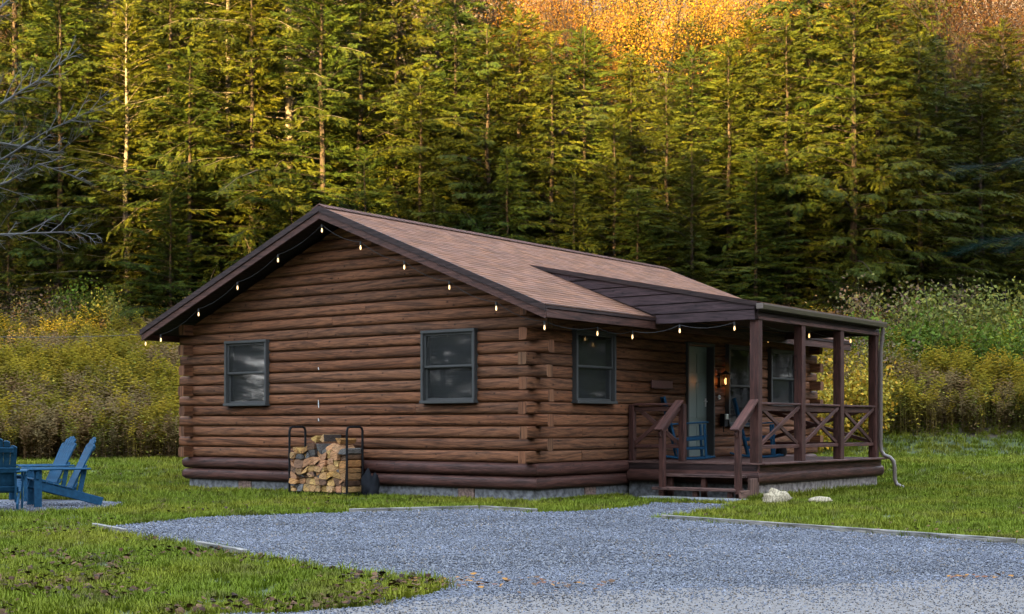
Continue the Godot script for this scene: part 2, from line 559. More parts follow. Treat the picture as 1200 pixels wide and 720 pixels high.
func shingles(parent: Node3D, o: Vector3, up: Vector3, along: Vector3, run: float, width: float, s: int) -> void:
	var r := rng(s)
	var nn := along.cross(up).normalized()
	if nn.y < 0:
		nn = -nn
	var b := MB.new()
	var ex := 0.142
	var rows := ceili(run / ex)
	for i in rows:
		var u0 := i * ex
		var u1 := minf(run, u0 + ex + 0.03)
		var x := -r.randf() * 0.3
		while x < width:
			var x0 := maxf(0.0, x)
			var wd := r.randf_range(0.16, 0.34)
			var x1 := minf(width, x + wd - 0.004)
			x += wd
			if x1 - x0 < 0.01:
				continue
			var d := r.randf_range(0.74, 1.2)
			var hue := r.randf_range(-0.08, 0.1)
			var col := Color(0.25 * d * (1 + hue * 0.5), 0.125 * d, 0.078 * d * (1 - hue))
			var lift := r.randf_range(0.007, 0.011)
			var p := [o + along * x0 + up * u0 + nn * lift, o + along * x1 + up * u0 + nn * lift, o + along * x1 + up * u1 + nn * 0.003, o + along * x0 + up * u1 + nn * 0.003]
			var uo := Vector2(r.randf(), r.randf())
			b.face(p, nn, col, along, up, uo)
			b.face([p[0], p[1], p[1] - nn * lift, p[0] - nn * lift], -up, col, along, nn, uo)
			b.face([p[0], p[3], p[3] - nn * 0.003, p[0] - nn * lift], -along, col, up, nn, uo)
			b.face([p[1], p[2], p[2] - nn * 0.003, p[1] - nn * lift], along, col, up, nn, uo)
	var m := part(parent, "shingles", b.mesh(), M.shingle)
	m.set_meta("kind", "stuff")

func build_roof() -> void:
	var z0 := -(L + OVER)
	var hx := W * 0.5
	var roof := group_part(cabin, "roof")
	for s in [-1.0, 1.0]:
		var q := func(x: float, dy: float) -> Vector2: return Vector2(-hx + s * x, RIDGE - PITCH * x + dy)
		var b := MB.new()
		b.prism(PackedVector2Array([q.call(0, -0.002), q.call(hx + OVER, -0.002), q.call(hx + OVER, -0.10), q.call(0, -0.10)]), z0, OVER)
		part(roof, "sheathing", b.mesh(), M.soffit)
		for e in [[OVER + 0.002, OVER + 0.04, OVER + 0.062], [z0 - 0.002, z0 - 0.04, z0 - 0.062]]:
			var f := MB.new()
			f.prism(PackedVector2Array([q.call(0.0, -0.095), q.call(hx + OVER + 0.03, -0.095), q.call(hx + OVER + 0.03, -0.21), q.call(0.0, -0.21)]), minf(e[0], e[1]), maxf(e[0], e[1]), Color.WHITE, Vector2(s * 2.0, 1.0))
			part(roof, "fascia_board", f.mesh(), M.trim)
			var g := MB.new()
			g.prism(PackedVector2Array([q.call(0.0, 0.006), q.call(hx + OVER + 0.05, 0.006), q.call(hx + OVER + 0.05, -0.092), q.call(0.0, -0.092)]), minf(e[0], e[2]), maxf(e[0], e[2]), Color.WHITE, Vector2(s * 1.3, 2.0))
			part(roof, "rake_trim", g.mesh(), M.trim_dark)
		var xe: float = -hx + s * (hx + OVER)
		var ye := RIDGE - PITCH * (hx + OVER)
		block(roof, "eave_board", Vector3(0.035, 0.13, OVER * 2 + L), M.trim, Vector3(xe + s * 0.02, ye - 0.145, -L * 0.5))
		block(roof, "drip_edge", Vector3(0.05, 0.075, OVER * 2 + L + 0.08), M.trim_dark, Vector3(xe + s * 0.03, ye - 0.038, -L * 0.5))
		var up := Vector3(-s, PITCH, 0).normalized()
		shingles(roof, Vector3(xe + s * 0.06, ye - 0.024, OVER + 0.05), up, Vector3(0, 0, -1), (hx + OVER + 0.06) * sqrt(1 + PITCH * PITCH), L + 2 * OVER + 0.1, 71 + int(s))
	# ridge caps: small overlapping pieces bent over the ridge
	var r := rng(88)
	var cap := MB.new()
	var z := OVER + 0.05
	while z > z0 - 0.05:
		var d := r.randf_range(0.75, 1.1)
		var col := Color(0.16 * d, 0.085 * d, 0.065 * d)
		for s in [-1.0, 1.0]:
			var a := Vector3(-hx, RIDGE + 0.042, z)
			var e := Vector3(-hx + s * 0.17, RIDGE + 0.034 - PITCH * 0.17, z)
			var nn := Vector3(s * PITCH, 1, 0).normalized()
			cap.face([a, e, e + Vector3(0, -0.012, -0.2), a + Vector3(0, -0.012, -0.2)], nn, col)
			cap.face([a, e, e - nn * 0.02, a - nn * 0.02], Vector3(0, 0, 1), col)
		z -= 0.14
	var cm := part(roof, "ridge_caps", cap.mesh(), M.shingle)
	cm.set_meta("kind", "stuff")

const PX := 2.42     # porch posts
const PZ0 := -2.68
const PZ1 := -7.55
const DECK := 0.60
const BEAM := 2.90   # underside of the cheek boards

func porch_top(x: float) -> float:
	return 4.03 - 0.2 * (x + 1.9)

func build_porch() -> void:
	var za := PZ0 + 0.1
	var zb := PZ1 - 0.1
	# deck
	var deck := group_part(cabin, "deck")
	var nb := 36
	var bw := (za - zb + 0.02) / nb
	for i in nb:
		block(deck, "deck_board", Vector3(PX + 0.13, 0.032, bw - 0.006), [M.deck, M.rail, M.deck][i % 3], Vector3((PX + 0.17) * 0.5 + 0.045, DECK - 0.016, za + 0.01 - bw * (i + 0.5)), Basis.IDENTITY, 0.003)
	block(deck, "rim_board", Vector3(0.04, 0.13, za - zb), M.trim, Vector3(PX + 0.09, DECK - 0.10, (za + zb) * 0.5))
	block(deck, "nosing", Vector3(0.05, 0.034, za - zb + 0.1), M.rail, Vector3(PX + 0.205, DECK - 0.018, (za + zb) * 0.5))
	block(deck, "rim_board", Vector3(PX + 0.02, 0.13, 0.04), M.trim_dark, Vector3((PX + 0.1) * 0.5, DECK - 0.10, za - 0.02))
	block(deck, "rim_board", Vector3(PX + 0.02, 0.13, 0.04), M.trim_dark, Vector3((PX + 0.1) * 0.5, DECK - 0.10, zb + 0.02))
	var tn := Color(1.25, 1.2, 1.2)
	for q in [[0.0, 2.55], [2.552, za - zb]]:
		var a: float = q[0]
		var e: float = q[1]
		part(deck, "skirt_log", log_mesh(0.25, 0.215, 0.09, func(_y, o): return a - (maxf(o, 0.0) if a == 0.0 else 0.0), func(_y, o): return e + (maxf(o, 0.0) if a > 1.0 else 0.0), 401, tn), M.skirt, Vector3(PX + 0.05, 0, za), Basis(Vector3.UP, PI / 2))
	part(deck, "skirt_log", log_mesh(0.25, 0.215, 0.09, func(_y, _o): return 0.12, func(_y, o): return PX + 0.05 + maxf(o, 0.0), 403, Color(0.8, 0.8, 0.8)), M.skirt, Vector3(0, 0, za))
	var f := group_part(cabin, "porch_foundation")
	var cuts := [0.0, 0.32, 2.5, 4.2, za - zb - 0.05]
	for i in 4:
		block(f, "block", Vector3(0.16, 0.36, cuts[i + 1] - cuts[i] - 0.006), M.concrete_pale, Vector3(PX - 0.04, 0.07, za - 0.03 - (cuts[i] + cuts[i + 1]) * 0.5), Basis.IDENTITY, 0.008)
	block(f, "block", Vector3(PX - 0.2, 0.36, 0.16), M.concrete, Vector3(PX * 0.5 - 0.02, 0.07, za - 0.12), Basis.IDENTITY, 0.008)
	# posts and beams
	var zs := [PZ0, -4.31, -5.93, PZ1]
	for z in zs:
		block(cabin, "porch_post", Vector3(0.15, BEAM - 0.02 - DECK, 0.15), M.post, Vector3(PX, (DECK + BEAM - 0.02) * 0.5, z), Basis.IDENTITY, 0.008)
	block(cabin, "porch_beam", Vector3(0.14, 0.12, PZ0 - PZ1 + 0.2), M.trim_dark, Vector3(PX, BEAM + 0.04, (PZ0 + PZ1) * 0.5))
	block(cabin, "porch_beam", Vector3(0.02, 0.06, PZ0 - PZ1 + 0.16), M.rail, Vector3(PX + 0.082, BEAM + 0.008, (PZ0 + PZ1) * 0.5))
	block(cabin, "porch_beam", Vector3(PX - 0.1, 0.12, 0.12), M.trim_dark, Vector3(PX * 0.5, BEAM + 0.04, PZ1))
	# shed roof over the porch
	var roof := group_part(cabin, "porch_roof")
	var xr := PX + 0.07
	var b := MB.new()
	b.prism(PackedVector2Array([Vector2(-1.95, porch_top(-1.95)), Vector2(xr, porch_top(xr)), Vector2(xr, porch_top(xr) - 0.09), Vector2(-1.55, porch_top(-1.55) - 0.09)]), zb + 0.06, za + 0.02)
	part(roof, "sheathing", b.mesh(), M.soffit)
	var up := Vector3(-1, 0.2, 0).normalized()
	shingles(roof, Vector3(xr + 0.03, porch_top(xr + 0.03) + 0.002, za + 0.08), up, Vector3(0, 0, -1), (xr + 1.95) * 1.02, za - zb + 0.05, 75)
	block(roof, "fascia_board", Vector3(0.03, 0.13, za - zb - 0.04), M.trim_dark, Vector3(xr + 0.017, porch_top(xr) - 0.08, (za + zb) * 0.5 + 0.03))
	var rt := MB.new()
	rt.prism(PackedVector2Array([Vector2(-1.9, porch_top(-1.9) + 0.012), Vector2(xr + 0.03, porch_top(xr + 0.03) + 0.012), Vector2(xr + 0.03, porch_top(xr + 0.03) - 0.06), Vector2(-1.75, porch_top(-1.75) - 0.06)]), za + 0.062, za + 0.085)
	part(roof, "rake_trim", rt.mesh(), M.trim_dark)
	# horizontal boards closing the near end between the two roofs
	var tri := PackedVector2Array([Vector2((3.252 - BEAM) / PITCH - 0.03, BEAM - 0.02), Vector2(xr - 0.02, BEAM - 0.02), Vector2(xr - 0.02, porch_top(xr) - 0.02), Vector2(-1.85, porch_top(-1.85) - 0.02)])
	tri[0] = Vector2(0.665, BEAM - 0.02)
	tri.append(Vector2(0.665, roof_top(0.6) + 0.01))
	for i in 7:
		var y0 := BEAM - 0.02 + i * 0.165
		var strip := PackedVector2Array([Vector2(-3, y0), Vector2(4, y0), Vector2(4, y0 + 0.147), Vector2(-3, y0 + 0.147)])
		for poly in Geometry2D.intersect_polygons(tri, strip):
			var p := MB.new()
			p.prism(poly, za + 0.03, za + 0.055, Color(1, 1, 1) * (0.9 + 0.05 * (i % 4)), Vector2(i * 0.7, i * 0.31))
			part(roof, "cheek_board", p.mesh(), M.cheek)
	var back := MB.new()
	back.prism(tri, za + 0.015, za + 0.029)
	part(roof, "cheek_backing", back.mesh(), M.trim_dark)
	# the far end is closed the same way, and boards line the ceiling
	var far := MB.new()
	far.prism(tri, zb + 0.07, zb + 0.095)
	part(roof, "far_cheek", far.mesh(), M.cheek)
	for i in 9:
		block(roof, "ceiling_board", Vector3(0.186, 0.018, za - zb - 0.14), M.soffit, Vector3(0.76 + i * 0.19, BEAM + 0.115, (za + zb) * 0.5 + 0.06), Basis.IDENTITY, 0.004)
	# gutter and downspout
	var g := MB.new()
	var prof := [Vector2(0, 0), Vector2(0.10, 0), Vector2(0.125, 0.06), Vector2(0.125, 0.09), Vector2(0.11, 0.09), Vector2(0.108, 0.065), Vector2(0.085, 0.015), Vector2(0.012, 0.015), Vector2(0.012, 0.09), Vector2(0, 0.09)]
	for i in prof.size():
		var p0: Vector2 = prof[i]
		var p1: Vector2 = prof[(i + 1) % prof.size()]
		var o := Vector3(xr + 0.034, porch_top(xr) - 0.115, 0)
		var n2 := Vector2((p1 - p0).y, -(p1 - p0).x).normalized()
		g.face([o + Vector3(p0.x, p0.y, za + 0.1), o + Vector3(p1.x, p1.y, za + 0.1), o + Vector3(p1.x, p1.y, zb - 0.0), o + Vector3(p0.x, p0.y, zb - 0.0)], Vector3(n2.x, n2.y, 0), Color.WHITE)
	for z in [za + 0.1, zb - 0.0]:
		g.box(Vector3(xr + 0.034 + 0.06, porch_top(xr) - 0.07, z), Vector3(0.122, 0.086, 0.012), 0.003)
	var gutter := part(cabin, "gutter", g.mesh(), M.gutter)
	var d := MB.new()
	var gy := porch_top(xr) - 0.12
	var pz := PZ1 - 0.05
	var pts := [Vector3(xr + 0.09, gy, pz), Vector3(xr + 0.09, gy - 0.08, pz), Vector3(PX + 0.13, gy - 0.34, pz), Vector3(PX + 0.12, gy - 0.46, pz), Vector3(PX + 0.12, 0.86, pz), Vector3(PX + 0.13, 0.72, pz), Vector3(PX + 0.19, 0.64, pz), Vector3(PX + 0.30, 0.60, pz), Vector3(PX + 0.37, 0.53, pz), Vector3(PX + 0.39, 0.4, pz), Vector3(PX + 0.39, 0.2, pz), Vector3(PX + 0.43, 0.1, pz), Vector3(PX + 0.56, 0.04, pz)]
	d.tube(pts, [0.036, 0.036, 0.036, 0.036, 0.036, 0.036, 0.036, 0.036, 0.036, 0.036, 0.036, 0.036, 0.036], 10)
	part(gutter, "downspout", d.mesh(), M.spout)
	# railings
	for i in 3:
		rail_bay(Vector3(PX, 0, zs[i] - 0.075), Vector3(PX, 0, zs[i + 1] + 0.075))
	rail_bay(Vector3(PX - 0.075, 0, PZ1), Vector3(0.1, 0, PZ1))
	block(cabin, "newel_post", Vector3(0.1, 0.95, 0.1), M.post, Vector3(0.115, DECK + 0.475, PZ0))
	block(cabin, "newel_post", Vector3(0.1, 0.95, 0.1), M.post, Vector3(1.08, DECK + 0.475, PZ0))
	rail_bay(Vector3(0.165, 0, PZ0), Vector3(1.03, 0, PZ0))
	# stairs towards the drive
	var st := group_part(cabin, "stairs")
	var x0 := 0.95
	var x1 := PX + 0.16
	var zt := za
	for k in 2:
		var y := 0.405 - 0.205 * k
		var z := zt + 0.16 + 0.28 * k
		block(st, "tread", Vector3(x1 - x0 + (0.1 if k == 1 else 0.0) - 0.22, 0.045, 0.30), M.deck, Vector3((x0 + x1) * 0.5 - 0.11, y - 0.0225, z))
		for q in [0.06, 0.5, 0.94]:
			block(st, "riser_support", Vector3(0.09, y - 0.05 + 0.04, 0.07), M.trim, Vector3(lerpf(x0, x1 - 0.22, q), (y - 0.05 - 0.04) * 0.5, z + 0.05), Basis.IDENTITY, 0.005)
	block(st, "stringer", Vector3(0.045, 0.40, 0.32), M.stringer, Vector3(x1 - 0.055, 0.16, zt + 0.20))
	block(st, "stringer", Vector3(0.045, 0.22, 0.30), M.stringer, Vector3(x1 - 0.055, 0.07, zt + 0.515))
	block(st, "stringer", Vector3(0.045, 0.40, 0.32), M.trim_dark, Vector3(x0 + 0.022, 0.16, zt + 0.20))
	for x in [1.06, PX + 0.0]:
		var lz := zt + 0.52
		block(st, "stair_post", Vector3(0.09, 1.0, 0.09), M.post, Vector3(x, 0.62, lz))
		bar(st, "handrail", Vector3(x, DECK + 1.0, PZ0 + 0.06), Vector3(x, 1.12, lz + 0.14), 0.15, 0.038, M.rail)
		bar(st, "handrail", Vector3(x, DECK + 0.90, PZ0 + 0.06), Vector3(x, 1.03, lz + 0.1), 0.036, 0.09, M.post)

func rail_bay(a: Vector3, b: Vector3) -> void:
	var o := group_part(cabin, "railing")
	var d := (b - a).normalized()
	var z := d.cross(Vector3.UP)
	var yt := DECK + 0.95
	var yb := DECK + 0.25
	var ap := Vector3(0, yt, 0)
	bar(o, "top_rail", a + ap, b + ap, 0.13, 0.036, M.rail)
	var am := Vector3(0, yt - 0.075, 0)
	bar(o, "under_rail", a + am, b + am, 0.036, 0.09, M.trim)
	var al := Vector3(0, yb, 0)
	bar(o, "bottom_rail", a + al, b + al, 0.06, 0.06, M.rail)
	var y0 := yb + 0.045
	var y1 := yt - 0.035
	bar(o, "brace", a + Vector3(0, y0, 0) + z * 0.031 + d * 0.02, b + Vector3(0, y1, 0) + z * 0.031 - d * 0.02, 0.034, 0.07, M.rail, z.cross(d))
	bar(o, "brace", a + Vector3(0, y1, 0) - z * 0.005 + d * 0.02, b + Vector3(0, y0, 0) - z * 0.005 - d * 0.02, 0.034, 0.07, M.trim, z.cross(d))

func build_cabin() -> void:
	cabin = thing("log_cabin", "brown log cabin with shingled gable roof and railed porch", "cabin", CAB_AT, CAB_TURN)
	# foundation of concrete blocks with small vents
	var f := group_part(cabin, "foundation")
	for q in [[Vector3(-W, 0, 0), 0.0, W], [Vector3(0, 0, 0), PI / 2, L], [Vector3(0, 0, -L), PI, W], [Vector3(-W, 0, -L), -PI / 2, L]]:
		var bas := Basis(Vector3.UP, q[1])
		var x := 0.0
		var i := 0
		while x < q[2] - 0.01:
			var ln: float = minf([1.35, 0.42, 1.9, 1.55][i % 4] if i % 4 != 1 else 0.34, q[2] - x)
			var vent: bool = i % 4 == 1
			block(f, "vent" if vent else "block", Vector3(ln - 0.006, 0.32, 0.16), M.vent if vent else M.concrete, q[0] + bas * Vector3(x + ln * 0.5, 0.04, -0.06 if not vent else -0.052), bas, 0.008)
			x += ln
			i += 1
	block(cabin, "floor", Vector3(W - 0.24, 0.1, L - 0.24), M.room, Vector3(-W * 0.5, 0.52, -L * 0.5))
	block(cabin, "partition", Vector3(0.1, 2.36, L - 0.3), M.room, Vector3(-W * 0.5, 1.78, -L * 0.5))
	# walls; openings: from, to along the wall, bottom and top
	var wy0 := BASE + 5 * COURSE
	var wy1 := BASE + 11 * COURSE
	var wins_g := [[1.07, 2.17], [5.78, 6.90]]
	var ops := []
	for w in wins_g:
		ops.append([w[0] + 0.04, w[1] - 0.04, wy0, wy1])
	log_wall(Vector3(-W, 0, 0), 0.0, W, 1, true, ops, 1001)
	for w in wins_g:
		window(Vector3(-W + (w[0] + w[1]) * 0.5, wy0 - 0.01, 0.02), Basis.IDENTITY, w[1] - w[0], wy1 - wy0 + 0.05)
	var side := Basis(Vector3.UP, PI / 2)
	var big0 := BASE + 3 * COURSE
	var wins_s := [[0.98, 2.17, wy0], [6.17, 7.35, big0], [7.98, 9.2, wy0]]
	ops = [[4.66, 5.68, BASE - 0.2, BASE + 11 * COURSE]]
	for w in wins_s:
		ops.append([w[0] + 0.04, w[1] - 0.04, w[2], wy1])
	log_wall(Vector3(0, 0, 0), PI / 2, L, 0, false, ops, 1002)
	for w in wins_s:
		window(Vector3(0.02, w[2] - 0.01, -(w[0] + w[1]) * 0.5), side, w[1] - w[0], wy1 - w[2] + 0.05)
	log_wall(Vector3(0, 0, -L), PI, W, 1, true, [], 1003)
	log_wall(Vector3(-W, 0, -L), -PI / 2, L, 0, false, [], 1004)
	# pale drips on the gable wall
	for q in [[2.16, 0.05], [1.50, 0.14], [1.27, 0.05]]:
		var dr := MB.new()
		dr.tube([Vector3(0, q[1], 0), Vector3(0.008, q[1] * 0.5, 0.003), Vector3(0.012, 0, 0)], [0.004, 0.011, 0.006], 5)
		part(cabin, "drip_mark", dr.mesh(), M.white_plate, Vector3(-4.6, q[0], 0.046))
	# front door, set back in the wall
	var door := group_part(cabin, "door", Vector3(0, DECK, -5.17), side)
	var dw := 1.02
	var dh := 2.09
	for s in [-1, 1]:
		block(door, "jamb", Vector3(0.05, dh + 0.05, 0.2), M.frame_paint, Vector3(s * (dw * 0.5 - 0.02), dh * 0.5, -0.02))
	block(door, "head", Vector3(dw - 0.09, 0.06, 0.2), M.frame_paint, Vector3(0, dh + 0.0, -0.018))
	block(door, "threshold", Vector3(dw - 0.09, 0.03, 0.24), M.concrete_pale, Vector3(0, 0.016, 0.0))
	var leaf := block(door, "leaf", Vector3(dw - 0.094, dh - 0.062, 0.045), M.door_paint, Vector3(0, dh * 0.5 - 0.0, -0.095))
	for q in [[0.62, 0.34], [1.20, 0.62], [1.82, 0.22]]:
		pass
	for px in [-0.215, 0.215]:
		for q in [[-0.68, 0.44], [0.02, 0.66], [0.70, 0.36]]:
			block(leaf, "panel", Vector3(0.29, q[1], 0.016), M.door_paint, Vector3(px, q[0], 0.027), Basis.IDENTITY, 0.011)
	block(leaf, "handle", Vector3(0.045, 0.16, 0.02), M.steel, Vector3(0.40, -0.02, 0.034), Basis.IDENTITY, 0.006)
	block(leaf, "lever", Vector3(0.12, 0.022, 0.025), M.steel, Vector3(0.35, 0.0, 0.06), Basis.IDENTITY, 0.006)
	build_roof()
	build_porch()
	# things fixed to the porch wall
	var lan := thing("wall_lantern", "black wall lantern beside the front door", "lantern", cab_xf * Vector3(0.075, 1.95, -5.92), CAB_TURN)
	block(lan, "back_plate", Vector3(0.025, 0.28, 0.1), M.black_iron, Vector3(0.0, 0.1, 0))
	var cage := MB.new()
	for s in [[-1, -1], [-1, 1], [1, 1], [1, -1]]:
		cage.box(Vector3(0.1 + s[0] * 0.052, 0.1, s[1] * 0.052), Vector3(0.012, 0.2, 0.012), 0.002)
	part(lan, "cage", cage.mesh(), M.black_iron)
	block(lan, "base", Vector3(0.13, 0.015, 0.13), M.black_iron, Vector3(0.1, 0.0, 0))
	var cap := MB.new()
	cap.tube([Vector3(0.1, 0.2, 0), Vector3(0.1, 0.215, 0), Vector3(0.1, 0.28, 0)], [0.1, 0.095, 0.015], 8)
	part(lan, "cap", cap.mesh(), M.black_iron)
	var bm := MB.new()
	bm.tube([Vector3(0.1, 0.02, 0), Vector3(0.1, 0.05, 0), Vector3(0.1, 0.10, 0), Vector3(0.1, 0.14, 0)], [0.012, 0.025, 0.03, 0.008], 8)
	part(lan, "bulb", bm.mesh(), M.bulb_glow)
	var ll := OmniLight3D.new()
	ll.name = "lantern_light"
	ll.light_color = Color(1.0, 0.62, 0.28)
	ll.light_energy = 0.004
	ll.light_size = 0.03
	ll.omni_range = 8.0
	ll.omni_attenuation = 2.0
	ll.shadow_enabled = true
	lan.add_child(ll)
	ll.position = Vector3(0.1, 0.08, 0)
	var pl := thing("wall_plaque", "narrow dark red wooden plaque on the porch wall left of the door", "plaque", cab_xf * Vector3(0.075, 1.92, -3.73), CAB_TURN)
	block(pl, "board", Vector3(0.03, 0.13, 0.72), M.plaque, Vector3.ZERO)
	block(pl, "ledge", Vector3(0.07, 0.02, 0.74), M.trim, Vector3(0.02, -0.075, 0))
	var dp := thing("doorbell_plate", "small white round doorbell plate on the log wall by the lantern", "doorbell", cab_xf * Vector3(0.065, 1.73, -5.86), CAB_TURN)
	var dm := MB.new()
	dm.tube([Vector3(0, 0, 0), Vector3(0.02, 0, 0)], [0.045, 0.04], 12)
	part(dp, "plate", dm.mesh(), M.white_plate)
	var db := MB.new()
	db.tube([Vector3(0.02, 0, 0), Vector3(0.03, 0, 0)], [0.015, 0.012], 10)
	part(dp, "button", db.mesh(), M.black_iron)
	var mb := thing("wall_box", "small black box hanging on the porch wall right of the door", "box", cab_xf * Vector3(0.07, 1.2, -5.97), CAB_TURN)
	block(mb, "case", Vector3(0.09, 0.24, 0.14), M.black_iron, Vector3(0.045, 0.1, 0))
	block(mb, "flap", Vector3(0.02, 0.1, 0.13), M.steel, Vector3(0.1, 0.16, 0))
	block(mb, "hook", Vector3(0.02, 0.12, 0.02), M.black_iron, Vector3(0.05, -0.07, 0.03))

# ---------------------------------------------------------------- furniture and small things
func adirondack(label: String, paint: Material, at: Vector3, turn: float) -> void:
	var o := thing("adirondack_chair", label, "chair", at, turn, "blue chairs round the gravel patch")
	for s in [-1.0, 1.0]:
		bar(o, "side_rail", Vector3(s * 0.27, 0.33, 0.40), Vector3(s * 0.27, 0.055, -0.55), 0.026, 0.125, paint)
		block(o, "front_leg", Vector3(0.03, 0.53, 0.11), paint, Vector3(s * 0.30, 0.265, 0.36))
		block(o, "arm", Vector3(0.14, 0.026, 0.86), paint, Vector3(s * 0.315, 0.543, 0.06), Basis.IDENTITY, 0.01)
		bar(o, "arm_bracket", Vector3(s * 0.325, 0.40, 0.37), Vector3(s * 0.345, 0.525, 0.37), 0.05, 0.026, paint, Vector3.RIGHT)
		bar(o, "back_leg", Vector3(s * 0.24, 0.12, -0.22), Vector3(s * 0.24, 0.53, -0.30), 0.03, 0.07, paint, Vector3.BACK)
	for i in 6:
		var f := i / 5.0
		block(o, "seat_slat", Vector3(0.60, 0.022, 0.088), paint, Vector3(0, lerpf(0.395, 0.265, f), lerpf(0.38, -0.10, f)), Basis(Vector3.RIGHT, -0.27), 0.005)
	# fan of back slats with a rounded top
	for i in 6:
		var k := i - 2.5
		var top := 1.00 - 0.017 * k * k
		var a := Vector3(k * 0.072, 0.25, -0.13)
		var dirv := Vector3(k * 0.094 - k * 0.072, 0.74, -0.36)
		var b := a + dirv * ((top - 0.25) / 0.74)
		var x := (b - a).normalized()
		var z := Vector3.RIGHT.cross(x).normalized()
		var m := MB.new()
		var ln := a.distance_to(b)
		var hw := 0.041
		m.prism(PackedVector2Array([Vector2(-hw, 0), Vector2(hw, 0), Vector2(hw, ln - 0.012 + 0.008 * signf(-k)), Vector2(0, ln + 0.004), Vector2(-hw, ln - 0.012 + 0.008 * signf(k))]), -0.011, 0.011)
		part(o, "back_slat", m.mesh(), paint, a, Basis(x.cross(z), x, z))
	for q in [[0.30, -0.18, 0.55], [0.56, -0.31, 0.60], [0.84, -0.445, 0.44]]:
		block(o, "batten", Vector3(q[2], 0.075, 0.024), paint, Vector3(0, q[0], q[1]), Basis(Vector3.RIGHT, -0.45), 0.005)

func rocker(label: String, at: Vector3, turn: float) -> void:
	var o := thing("rocking_chair", label, "rocking chair", at, turn, "blue rocking chairs on the porch")
	var pm: Material = M.blue_paint
	for s in [-1.0, 1.0]:
		var b := MB.new()
		var pts := []
		for i in 9:
			var z := lerpf(-0.52, 0.42, i / 8.0)
			pts.append(Vector3(s * 0.26, 0.022 + 0.22 * (z - 0.02) * (z - 0.02), z))
		b.tube(pts, [0.02, 0.024, 0.024, 0.024, 0.024, 0.024, 0.024, 0.024, 0.02], 6)
		part(o, "runner", b.mesh(), pm)
		bar(o, "front_leg", Vector3(s * 0.26, 0.04, 0.26), Vector3(s * 0.27, 0.62, 0.23), 0.042, 0.042, pm, Vector3.RIGHT)
		bar(o, "back_post", Vector3(s * 0.25, 0.05, -0.20), Vector3(s * 0.23, 1.10, -0.46), 0.042, 0.042, pm, Vector3.RIGHT)
		block(o, "arm", Vector3(0.085, 0.026, 0.64), pm, Vector3(s * 0.265, 0.635, -0.02), Basis(Vector3.RIGHT, -0.06), 0.01)
		bar(o, "side_rung", Vector3(s * 0.26, 0.21, 0.25), Vector3(s * 0.25, 0.19, -0.22), 0.03, 0.045, pm)
		bar(o, "side_rung", Vector3(s * 0.26, 0.38, 0.24), Vector3(s * 0.245, 0.34, -0.26), 0.03, 0.06, pm)
	for i in 6:
		var f := i / 5.0
		block(o, "seat_slat", Vector3(0.50, 0.022, 0.075), pm, Vector3(0, lerpf(0.415, 0.365, f), lerpf(0.25, -0.22, f)), Basis(Vector3.RIGHT, -0.1), 0.005)
	bar(o, "front_rung", Vector3(-0.25, 0.22, 0.25), Vector3(0.25, 0.22, 0.25), 0.03, 0.045, pm)
	for i in 5:
		block(o, "back_slat", Vector3(0.055, 0.55, 0.018), pm, Vector3((i - 2) * 0.085, 0.74, -0.372), Basis(Vector3.RIGHT, -0.243), 0.004)
	for q in [[0.45, -0.30], [1.04, -0.445]]:
		block(o, "back_rail", Vector3(0.46, 0.085, 0.026), pm, Vector3(0, q[0], q[1]), Basis(Vector3.RIGHT, -0.243), 0.008)

